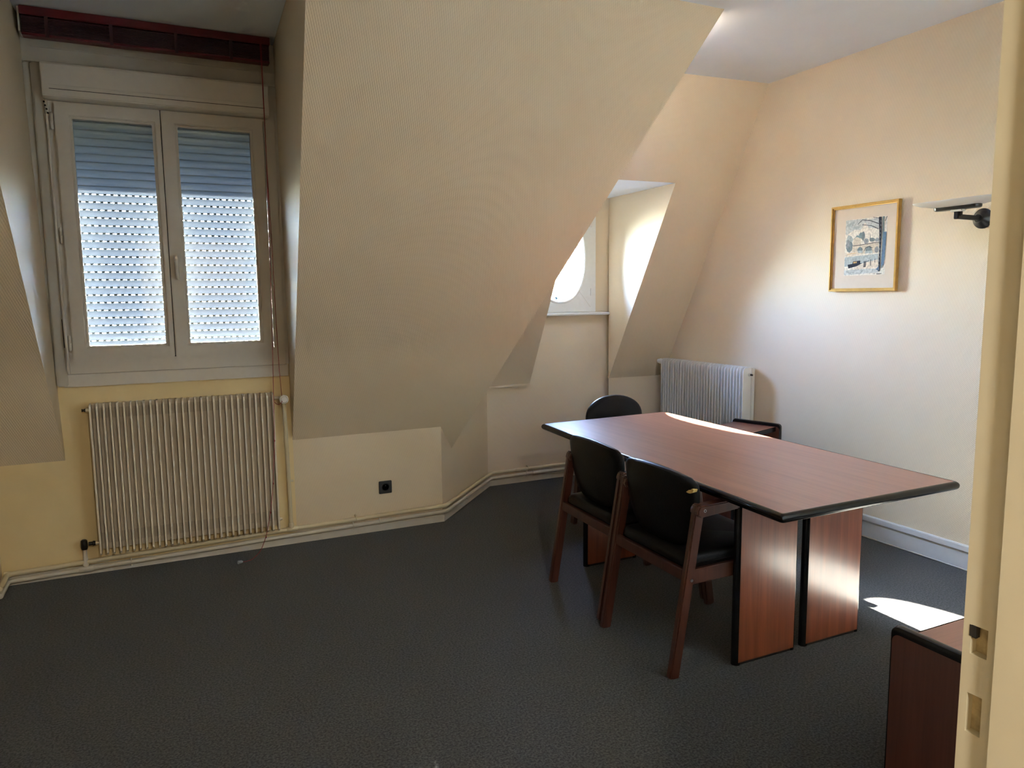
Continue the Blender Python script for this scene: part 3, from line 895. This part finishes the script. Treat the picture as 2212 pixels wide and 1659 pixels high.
for a, b in (((SHX1, SHZ0), (OVX + ORX * .72, OVZ - ORZ * .72)), ((SHX1, SHZ1), (OVX + ORX * .72, OVZ + ORZ * .72)), ((SHX0, SHZ0), (OVX - ORX * .72, OVZ - ORZ * .72)), ((SHX0, SHZ1), (OVX - ORX * .72, OVZ + ORZ * .72))):
    MB().bar((a[0], YB - .0262, a[1]), (b[0], YB - .0262, b[1]), .0018, .0012, ref=(0, 1, 0)).build('mitre_joint', TRIM, sash2)
for hz in (1.52, 2.07):
    MB().tube([(3.212, YB - .026, hz - .03), (3.212, YB - .026, hz - .001), (3.212, YB - .026, hz), (3.212, YB - .026, hz + .001), (3.212, YB - .026, hz + .03)], [.007, .007, .0055, .007, .007], 10).build('hinge', PVCB, sash2, smooth=True)
# outside surround so that the light comes through the thickness of the wall
m = slab([(2.50, YB + .165, 1.25), (3.45, YB + .165, 1.25), (3.45, YB + .165, 2.36), (2.50, YB + .165, 2.36)], (0, .12, 0), holes=[oval(YB + .165, .035)])
m.build('outer_surround', ZINC, w2)
MB().box(2.625, 3.397, YB - .075, YB, 1.332, 1.3565).build('window_sill', PVCB, w2, bevel=.007, bseg=3)

# added window and cream blind behind the camera, warm fill for the room
w3 = thing('fill_window', 'added unseen window in the doorway wall, daylight fill behind a cream blind', None, (2.22, YD - .05, .86), kind='structure')
frame_ring(1.52, 2.92, .86, 2.44, YD - .09, YD - .03, .05, .05, .05, .05).build('frame', PVC, w3, bevel=.004)
MB().box(2.20, 2.24, YD - .08, YD - .04, .90, 2.40).build('mullion', PVC, w3)
for gx in (1.565, 2.235):
    MB().box(gx, gx + .64, YD - .062, YD - .058, .905, 2.395).build('pane', GLASS, w3)
rb = thing('fill_blind', 'added cream blind that warms the fill from the unseen doorway wall window', 'blind', (2.22, YD + .03, .82))  # blind added out of view to soften and warm the fill
MB().add([(1.48, YD + .014, .84), (2.96, YD + .014, .84), (2.96, YD + .014, 2.50), (1.48, YD + .014, 2.50)], [(0, 1, 2, 3)]).build('fabric', BLINDM, rb)
MB().tube([(1.46, YD + .03, 2.50), (2.98, YD + .03, 2.50)], .022, 12).build('roller', PVC, rb, smooth=True)
MB().box(1.48, 2.96, YD + .009, YD + .020, .815, .84).build('bottom_bar', PVC, rb)

# tree and shrub seen through the oval window
tr = thing('tree', 'leafy treetop seen through the oval window', 'tree', (14.0, 26.0, -9.0))
def foliage(c, rx, ry, rz, n, s):
    m = MB()
    for _ in range(n):
        while True:
            p = Vector((random.uniform(-1, 1), random.uniform(-1, 1), random.uniform(-1, 1)))
            if p.length < 1: break
        q = Vector((c[0] + p.x * rx, c[1] + p.y * ry, c[2] + p.z * rz))
        d = Vector((random.gauss(0, 1), random.gauss(0, 1), random.gauss(0, 1))).normalized()
        e = d.orthogonal().normalized(); f = d.cross(e)
        k = s * random.uniform(.6, 1.3)
        m.add([q - e * k, q + f * k * .5, q + e * k, q - f * k * .5, q + d * k * .15], [(0, 1, 4), (1, 2, 4), (2, 3, 4), (3, 0, 4)])
    return m
fo = foliage((14.35, 26.0, .30), 1.0, 1.0, 1.25, 1100, .12).build('foliage', LEAF, tr)
fo['kind'] = 'stuff'
MB().tube([(14.0, 26.0, -9.0), (14.1, 26, -4), (14.0, 26, -.3)], [.22, .17, .07], 8).build('trunk', BARK, tr, smooth=True)
tr2 = thing('bare_tree', 'thin bare branches seen at the right of the oval window', 'tree', (17.5, 30, -9.0))
bt = MB()
bt.tube([(17.5, 30, -9), (17.4, 30, -2), (17.3, 30, 2.0), (17.25, 30, 5.2)], [.2, .12, .05, .02], 6)
for q in range(46):
    zz = random.uniform(1.2, 5.0); a = random.uniform(0, 2 * PI); L = random.uniform(.4, 1.0)
    s = Vector((17.28, 30, zz)); e = s + Vector((math.cos(a) * L, math.sin(a) * L, L * random.uniform(.2, .9)))
    bt.tube([s, (s + e) / 2 + Vector((0, 0, -.04)), e], [.018, .012, .006], 4)
bt.build('branches', BARK, tr2)

# ------------------------------------------------------------------ cable trunking on the right wall
ct = thing('cable_trunking', 'white plastic cable trunking along the skirting of the picture wall', 'trunking', (XR, 2.4, .09))
MB().box(XR - .022, XR - .0005, .62, 3.98, .100, .135).build('duct', TRUNK, ct, bevel=.003)
MB().box(XR - .0235, XR - .0215, .62, 3.98, .104, .131).build('duct_cover', TRUNK, ct)
cb = tag(MB().tube([(XR - .03, .62, .005), (XR - .035, 1.8, .005), (XR - .028, 2.6, .005), (XR - .034, 3.4, .005), (XR - .03, 3.98, .005)], .004, 8).build('floor_cable', TRIM, None, smooth=True, base=(XR - .03, 2.3, 0)),
         'thin grey cable lying on the carpet along the picture wall', 'cable')

# ------------------------------------------------------------------ framed picture
PY0, PY1, PZ0, PZ1 = 2.940, 3.414, 1.502, 2.024     # right (small Y) to left (large Y)
pic = thing('framed_picture', 'gilt framed watercolour of a riverside bridge on the right wall', 'picture', (XR, (PY0 + PY1) / 2, PZ0))
def pic_ring(y0, y1, z0, z1, x0, x1, w):
    o = [(y0, z0), (y1, z0), (y1, z1), (y0, z1)]
    i = [(y0 + w, z0 + w), (y1 - w, z0 + w), (y1 - w, z1 - w), (y0 + w, z1 - w)]
    vs = [(x0, *p) for p in o] + [(x0, *p) for p in i] + [(x1, *p) for p in o] + [(x1, *p) for p in i]
    fs = []
    for k in range(4):
        l = (k + 1) % 4
        fs += [(k, l, 4 + l, 4 + k), (8 + k, 12 + k, 12 + l, 8 + l), (k, 8 + k, 8 + l, l), (4 + k, 4 + l, 12 + l, 12 + k)]
    return MB().add(vs, fs)
fr = pic_ring(PY0, PY1, PZ0, PZ1, XR - .026, XR - .001, .010).build('frame', GOLD, pic, bevel=.002)
pic_ring(PY0 + .009, PY1 - .009, PZ0 + .009, PZ1 - .009, XR - .021, XR - .002, .010).build('frame_lip', GOLD, fr, bevel=.003)
MB().box(XR - .013, XR - .004, PY0 + .012, PY1 - .012, PZ0 + .012, PZ1 - .012).build('mat', MATB, pic)
AY0, AY1, AZ0, AZ1 = 3.022, 3.310, 1.598, 1.936
PCOL = {'paper': (.70, .66, .57), 'sky': (.48, .51, .49), 'mist': (.36, .40, .40), 'tree': (.17, .21, .22), 'dark': (.028, .035, .05), 'blue': (.11, .18, .27), 'teal': (.20, .27, .28),
        'stone': (.56, .50, .40), 'water': (.40, .45, .45), 'ochre': (.58, .38, .17), 'quay': (.66, .58, .47), 'grey': (.26, .28, .29)}
PK = list(PCOL); PM = [plain('print_' + k, PCOL[k], .85, noise=.25, nscale=70, spec=.1) for k in PK]
pm = MB(); lay = [0]
def P2(u, v):
    lay[0] += 0
    return (XR - .0135 - lay[0] * 3e-5, AY1 + (AY0 - AY1) * u, AZ1 + (AZ0 - AZ1) * v)
def cz(x, y): return ((x - 360) / 625.0, (y - 385) / 880.0)
def poly(col, pts):
    pm.cur = PK.index(col); lay[0] += 1
    pm.add([P2(*cz(*p)) for p in pts], [tuple(range(len(pts)))])
def stroke(col, pts, w):
    pm.cur = PK.index(col); lay[0] += 1
    q = [Vector(p) for p in pts]
    for a, b in zip(q[:-1], q[1:]):
        d = (b - a).normalized(); n = Vector((-d.y, d.x)) * (w / 2)
        pm.add([P2(*cz(*p)) for p in (a + n, b + n, b - n, a - n)], [(0, 1, 2, 3)])
def blob(col, cx, cy, rx, ry, n=9):
    poly(col, [(cx + rx * random.uniform(.75, 1.1) * math.cos(2 * PI * k / n), cy + ry * random.uniform(.75, 1.1) * math.sin(2 * PI * k / n)) for k in range(n)])
poly('paper', [(360, 385), (985, 385), (985, 1265), (360, 1265)])
poly('sky', [(362, 390), (700, 390), (640, 480), (600, 560), (500, 550), (380, 620), (362, 600)])
poly('sky', [(640, 420), (870, 395), (875, 560), (720, 540)])
for c in ((430, 470, 60, 30), (520, 520, 70, 25), (470, 440, 40, 22)): blob('mist', *c)
blob('mist', 430, 700, 60, 85); blob('tree', 430, 800, 55, 100); blob('grey', 405, 760, 35, 70)
poly('stone', [(490, 700), (560, 640), (610, 680), (610, 790), (490, 790)])
poly('teal', [(490, 700), (545, 635), (610, 660), (600, 690), (540, 660)])
blob('tree', 640, 660, 35, 70); blob('teal', 600, 640, 30, 45); blob('grey', 690, 740, 45, 45)
poly('tree', [(738, 720), (745, 615), (752, 720)]); blob('tree', 780, 725, 50, 35); blob('grey', 850, 730, 35, 30)
poly('stone', [(480, 800), (880, 765), (880, 930), (480, 930)])
stroke('dark', [(490, 800), (560, 793), (640, 790), (760, 775), (880, 768)], 9)
blob('tree', 600, 865, 42, 42); poly('water', [(560, 880), (645, 880), (640, 915), (565, 915)])
blob('tree', 735, 870, 58, 55); poly('water', [(680, 890), (790, 890), (790, 930), (680, 930)]); blob('grey', 850, 880, 32, 55)
stroke('dark', [(665, 890), (685, 840), (735, 820), (790, 850)], 8)
poly('quay', [(365, 900), (560, 890), (600, 940), (400, 965), (365, 965)]); stroke('ochre', [(400, 930), (540, 910)], 8)
poly('water', [(365, 970), (880, 945), (880, 1030), (640, 1080), (420, 1120), (365, 1120)])
poly('mist', [(480, 980), (600, 960), (610, 1040), (500, 1050)])
poly('quay', [(480, 1160), (640, 1080), (880, 1030), (900, 1160), (640, 1170)])
poly('dark', [(415, 1090), (490, 1080), (500, 1040), (610, 1035), (615, 1075), (650, 1075), (560, 1120), (430, 1150)])
poly('ochre', [(505, 1050), (560, 1045), (560, 1070), (505, 1075)])
for x in (672, 690): stroke('dark', [(x, 1050), (x + 4, 1095), (x, 1140)], 14)
stroke('dark', [(772, 1025), (774, 1120)], 10); stroke('dark', [(833, 1020), (834, 1075)], 8); stroke('dark', [(700, 1060), (750, 1040)], 7)
poly('sky', [(365, 1180), (700, 1165), (880, 1170), (880, 1230), (365, 1255)])
for a in ((400, 1200, 480, 1240), (620, 1230, 660, 1185), (790, 1230, 815, 1165), (480, 1190, 600, 1175), (430, 1225, 560, 1200)): stroke('grey', [a[:2], a[2:]], 6)
poly('teal', [(950, 640), (985, 640), (975, 1050), (940, 1080)])
poly('dark', [(862, 388), (905, 388), (915, 600), (912, 900), (915, 1210), (885, 1215), (892, 900), (880, 620)])
poly('tree', [(918, 388), (950, 388), (950, 640), (965, 900), (965, 1120), (925, 1180), (925, 700)])
poly('blue', [(940, 620), (985, 620), (975, 900), (965, 1110), (930, 1130)]); poly('blue', [(850, 1180), (900, 1130), (900, 1205)])
for y in range(440, 1190, 60): stroke('grey', [(895, y), (900, y + 28)], 7)
stroke('dark', [(870, 570), (760, 510), (620, 480)], 8); stroke('dark', [(870, 490), (740, 430), (620, 405)], 9); stroke('dark', [(620, 405), (550, 470)], 8); stroke('dark', [(870, 405), (780, 385)], 7); stroke('dark', [(960, 460), (985, 390)], 8)
stroke('dark', [(820, 1245), (850, 1248)], 5); stroke('dark', [(865, 1249), (940, 1248)], 8)
pm.build('print', PM, pic)

# ------------------------------------------------------------------ wall lamp
wl = thing('wall_lamp', 'black wall lamp with a shallow white glass dish', 'lamp', (XR, 2.47, 1.868))
LX, LY = 3.665, 2.472
MB().lathe([(0, .0515), (.006, .0515), (.030, .022), (.034, .020), (.044, .020)], (XR - .0005, 2.47, 1.868), (-1, 0, 0), 32).build('wall_rose', DARKM, wl, smooth=True)
MB().bar((XR - .03, 2.47, 1.868), (LX - .009, LY, 1.871), .017, .024).build('arm', DARKM, wl, bevel=.003)
MB().box(LX - .010, LX + .010, LY - .012, LY + .012, 1.858, 1.912).build('stem', DARKM, wl, bevel=.003)
MB().box(LX + .0, LX + .012, LY - .022, LY - .012, 1.872, 1.902).build('switch', DARKM, wl, bevel=.002)
def stadium(cx, cy, z, l, w, n=10):
    out = []
    for k in range(n + 1):
        a = -PI / 2 + PI * k / n
        out.append(Vector((cx + w * math.sin(a), cy + l + w * math.cos(a), z)))
    for k in range(n + 1):
        a = PI / 2 + PI * k / n
        out.append(Vector((cx + w * math.sin(a), cy - l + w * math.cos(a), z)))
    return out
m = MB(); m.loft([stadium(LX, LY, z, l, w) for z, l, w in ((1.905, .090, .022), (1.909, .093, .027), (1.921, .093, .028), (1.926, .091, .024))])
m.build('head_bar', DARKM, wl, smooth=True)
MB().box(LX - .018, LX + .018, LY - .035, LY + .030, 1.895, 1.907).build('lamp_holder', TRUNK, wl, bevel=.004)
m = MB()
m.loft([stadium(LX, LY, z, l, w, 14) for z, l, w in ((1.921, .05, .04), (1.925, .085, .05), (1.935, .13, .062), (1.947, .158, .07), (1.953, .162, .0715), (1.951, .156, .067), (1.939, .12, .056), (1.930, .08, .045))], cap=True)
m.build('glass_dish', FROST, wl, smooth=True)

# ------------------------------------------------------------------ table
TZ = .742
TC = [Vector((1.886, 1.829, 0)), Vector((2.853, 1.840, 0)), Vector((2.928, 3.871, 0)), Vector((2.008, 3.842, 0))]
def offset_quad(pts, d):
    out = []; n = len(pts)
    for i in range(n):
        a = (pts[i] - pts[i - 1]).normalized(); b = (pts[(i + 1) % n] - pts[i]).normalized()
        na = Vector((-a.y, a.x, 0)); nb = Vector((-b.y, b.x, 0))
        m = (na + nb).normalized()
        out.append(pts[i] + m * (d / m.dot(na)))
    return out
tb = thing('meeting_table', 'mahogany meeting table with black rounded edges', 'table', (2.42, 2.85, 0))
inn = offset_quad(TC, .016)
m = MB(); m.prism([(p.x, p.y, TZ - .030) for p in inn], (0, 0, .030)); m.build('tabletop', TOPW, tb)
def rounded(pts, r=.012, n=4):
    out = []; N = len(pts)
    for i in range(N):
        a = (pts[i - 1] - pts[i]).normalized(); b = (pts[(i + 1) % N] - pts[i]).normalized()
        s = pts[i] + a * r; e = pts[i] + b * r
        for k in range(n + 1):
            t = k / n
            out.append(s * (1 - t) ** 2 + pts[i] * 2 * t * (1 - t) + e * t ** 2)
    return out
m = MB(); rings = []
R_ = .017
for k in range(9):
    a = -PI / 2 + PI * k / 8
    q = rounded(offset_quad(TC, .016 - .016 * math.cos(a) - .0005 * (1 - math.cos(a))))
    rings.append([Vector((p.x, p.y, TZ - R_ + .0008 + R_ * math.sin(a))) for p in q])
inner = rounded(offset_quad(TC, .017))
rings.append([Vector((p.x, p.y, TZ + .0006)) for p in inner])
m.loft(rings, cap=False)
m.build('edge_band', EDGE, tb, smooth=True)
for yy, xs in ((2.180, ((2.030, 2.338), (2.402, 2.720))), (3.400, ((2.062, 2.385), (2.440, 2.770)))):
    for xa, xb in xs:
        p = MB().box(xa + .004, xb - .004, yy - .0005, yy + .0365, .012, TZ - .034).build('leg_panel', PANW, tb)
        MB().tube([(xa + .006, yy + .018, .0), (xa + .006, yy + .018, TZ - .034)], .0185, 14).build('panel_edging', EDGE, p, smooth=True)
        MB().tube([(xb - .006, yy + .018, .0), (xb - .006, yy + .018, TZ - .034)], .0175, 14).build('panel_edging', EDGE, p, smooth=True)
        MB().box(xa + .01, xb - .01, yy + .004, yy + .032, 0, .0125).build('glide', BLACKP, p)
MB().box(2.36, 2.40, 2.21, 3.41, .60, TZ - .03).build('stretcher', PANW, tb)
MB().box(2.10, 2.70, 2.19, 2.21, .64, TZ - .03).build('cross_rail', PANW, tb)
MB().box(2.12, 2.72, 3.38, 3.40, .64, TZ - .03).build('cross_rail', PANW, tb)

# ------------------------------------------------------------------ chairs (local: x forward, y left, z up, rear feet on x = 0)
def rr_outline(x0, x1, y0, y1, r, n=6):
    out = []
    for cx, cy, a0 in ((x1 - r, y1 - r, 0), (x0 + r, y1 - r, PI / 2), (x0 + r, y0 + r, PI), (x1 - r, y0 + r, 1.5 * PI)):
        for k in range(n + 1):
            a = a0 + PI / 2 * k / n
            out.append((cx + r * math.cos(a), cy + r * math.sin(a)))
    return out
def make_chair(name, label, arch=False):
    C = thing(name, label, 'chair')
    S = .251
    for s in (-1, 1):
        # rear leg runs from the floor to the arm, leaning forward
        lg = MB().bar((0, s * S, 0), (.112, s * S, .690), .030, .046, ref=(1, 0, 0)).build('leg', CHW, C, bevel=.006)
        MB().bar((.590, s * S, 0), (.485, s * S, .672), .030, .046, ref=(1, 0, 0)).build('leg', CHW, C, bevel=.006)
        # arm rest
        m = MB()
        arm = [(.085, .652), (.085, .672), (.098, .688), (.30, .694), (.50, .694), (.53, .684), (.535, .668), (.525, .656), (.30, .656), (.10, .640)]
        m.prism([(x, s * S - .030, z) for x, z in arm], (0, .052, 0))
        ar = m.build('armrest', CHW, C, bevel=.005)
        for bx, bz, lift in ((.118, .668, .0), (.505, .672, 0)):
            MB().tube([(bx, s * (S + .0285), bz), (bx, s * (S + .0315), bz)], .0065, 12).build('bolt', STEEL, ar, smooth=True)
            MB().tube([(bx, s * (S + .0315), bz), (bx, s * (S + .0322), bz)], .0032, 8).build('bolt_socket', DARK, ar)
        # side rail
        sr = MB().bar((.075, s * (S - .012), .395), (.53, s * (S - .012), .405), .022, .060, ref=(0, 0, 1)).build('side_rail', CHW, C, bevel=.003)
        MB().tube([(.072, s * (S + .0155), .392), (.072, s * (S + .0172), .392)], .0065, 12).build('bolt', STEEL, lg, smooth=True)
    MB().bar((.058, -S + .014, .408), (.058, S - .014, .408), .022, .046, ref=(0, 0, 1)).build('rear_rail', CHW, C, bevel=.003)
    MB().bar((.530, -S + .014, .400), (.530, S - .014, .400), .022, .060, ref=(0, 0, 1)).build('front_rail', CHW, C, bevel=.003)
    # seat cushion
    o = rr_outline(.062, .565, -.226, .226, .045)
    cx, cy = .31, 0
    m = MB(); rings = []
    for z, g in ((.432, .97), (.440, 1.0), (.462, 1.0), (.474, .97), (.480, .90), (.4825, .7), (.483, .4), (.483, .1)):
        rings.append([Vector((cx + (x - cx) * g, cy + (y - cy) * g, z + .02 * max(0, (x - .1)) - .10 * max(0, x - .5))) for x, y in o])
    m.loft(rings)
    m.build('seat', LEATHER, C, smooth=True)
    MB().bar((.09, 0, .420), (.54, 0, .424), .40, .024, ref=(0, 0, 1)).build('seat_base', BLACKP, C)
    # back rest, shield-shaped pad
    out = []
    if arch:
        top, zc, hw, zb = .845, .70, .238, .50
        n = 22
        for k in range(n + 1):
            a = PI * k / n
            out.append((hw * math.cos(a), zc + (top - zc) * math.sin(a) ** .85))
        for k in range(9):
            a = PI + PI / 2 * (k + 1) / 9
            out.append((-.10 + .13 * math.cos(a), zb + .10 + .10 * math.sin(a)))
        for k in range(9):
            a = 1.5 * PI + PI / 2 * k / 9
            out.append((.10 + .13 * math.cos(a), zb + .10 + .10 * math.sin(a)))
    else:
        hw = .246
        tops = []
        for k in range(15):
            y = hw * (1 - 2 * k / 14)
            e = abs(y) / hw
            tops.append((y, .800 - .022 * e ** 2 - .016 * max(0, (e - .90) / .10) ** 2))
        out += tops
        for y, z in ((-.2480, .735), (-.246, .70), (-.236, .64), (-.222, .58), (-.200, .53), (-.165, .498), (-.115, .482), (-.05, .478)):
            out.append((y, z))
        for y, z in reversed(((.2480, .735), (.246, .70), (.236, .64), (.222, .58), (.200, .53), (.165, .498), (.115, .482), (.05, .478))):
            out.append((y, z))
    zm = .65
    def bx(y, z): return .135 - .10 * (z - .48) - .55 * (.06 - y * y) * .5
    m = MB(); rings = []
    for dx, g in ((-.020, .15), (-.020, .5), (-.019, .8), (-.016, .94), (-.008, .99), (0, 1.0), (.010, .99), (.019, .95), (.025, .85), (.030, .5), (.031, .15)):
        rings.append([Vector((bx(y * g, zm + (z - zm) * g) + dx, y * g, zm + (z - zm) * g)) for y, z in out])
    m.loft(rings)
    bk = m.build('backrest', LEATHER, C, smooth=True)
    for s in (-1, 1):
        MB().bar((bx(s * .22, .62), s * .21, .62), (bx(s * .22, .62), s * (S + .002), .62), .020, .030, ref=(0, 0, 1)).build('back_bracket', CHW, C)
    return C, bk, bx
c0, bk0, bxf = make_chair('armchair', 'black armchair nearest the doorway with foam showing at a torn corner')
c0.location = (1.741, 2.470, 0)
c0.rotation_euler = (0, 0, math.radians(-1.0))
c0['group'] = 'wooden armchairs at the table'
c1 = copy_tree(c0)
c1['label'] = 'black armchair on the long side of the table farther from the doorway'
c1.location = (1.782, 3.045, 0)
c1.rotation_euler = (0, 0, math.radians(-2.0))
# torn corner of the nearer chair
mt = MB()
pts = [(-.030, -.001), (-.014, .006), (-.004, .004), (.003, .010), (.016, .006), (.010, -.004), (-.006, -.008), (-.018, -.006)]
tx = bxf(-.235, .735) - .021
mt.prism([(tx - .003 + .25 * (.228 + y) * 0, -.236 - y, .738 + z + y * .25) for y, z in pts], (.02, 0, 0))
ft = mt.build('torn_foam', FOAM, c0)
tag(ft, 'yellow foam showing through torn leather')
c2, bk2, _ = make_chair('armchair', 'round-backed black armchair at the far end of the table', arch=True)
c2['group'] = 'wooden armchairs at the table'
c2.location = (2.640, 4.150, 0)
c2.rotation_euler = (0, 0, math.radians(-90 + 8))

# ------------------------------------------------------------------ low cabinets (local: x along the front, y to the back, front at y = 0)
def make_cabinet(name, label, W, D, Hh):
    K = thing(name, label, 'cabinet', group='low mahogany cabinets')
    T = .030
    for x0 in (0, W - T):
        def side(ins):
            return [(x0, 0 + ins, 0), (x0, D - ins, 0)]
        r = .022
        out = [(0, 0), (D, 0), (D, Hh - r)] + [(D - r + r * math.cos(a), Hh - r + r * math.sin(a)) for a in [PI / 2 * k / 5 for k in range(6)]] + [(r + r * math.cos(a), Hh - r + r * math.sin(a)) for a in [PI / 2 + PI / 2 * k / 5 for k in range(6)]]
        yc, zc = D / 2, Hh / 2
        def scaled(d, dz):
            return [(yc + (y - yc) * (1 - d / yc), z * (Hh - dz) / Hh) for y, z in out]
        m = MB(); m.prism([(x0 + .0012, y, z) for y, z in scaled(.005, .018)], (T - .0024, 0, 0))
        s = m.build('side_panel', CABW, K)
        m = MB()
        m.loft([[Vector((x0 + x, y, z)) for y, z in scaled(d, dz)] for x, d, dz in ((.0008, .007, .022), (.0, .005, .018), (.004, .001, .003), (T * .5, 0, 0), (T - .004, .001, .003), (T, .005, .018), (T - .0008, .007, .022))], cap=False)
        m.build('panel_edging', EDGE, s, smooth=True)
    MB().box(T, W - T, .035, D - .012, Hh - .050, Hh - .024).build('top', CABT, K)
    MB().box(T, W - T, .029, .036, Hh - .054, Hh - .023).build('top_edging', EDGE, K, bevel=.003)
    MB().box(T, W - T, .06, D - .02, Hh * .44, Hh * .44 + .02).build('shelf', CABW, K)
    MB().box(T, W - T, .03, D - .02, .05, .075).build('bottom', CABW, K)
    MB().box(T, W - T, D - .022, D - .010, .02, Hh - .05).build('back', CABW, K)
    MB().box(T, W - T, .05, .065, 0, .05).build('plinth', EDGE, K)
    return K
k0 = make_cabinet('low_cabinet', 'low open mahogany cabinet behind the table by the white radiator', .62, .36, .62)
a = math.radians(17.5)
k0.rotation_euler = (0, 0, a)
fr_corner = Vector((3.763, 3.677, 0))
k0.location = fr_corner - Vector((math.cos(a), math.sin(a), 0)) * .62
k1 = make_cabinet('low_cabinet', 'low mahogany cabinet in the right foreground beside the doorway', .90, .42, .62)
k1.rotation_euler = (0, 0, PI)
k1.location = (1.712 + .90, 1.272, 0)
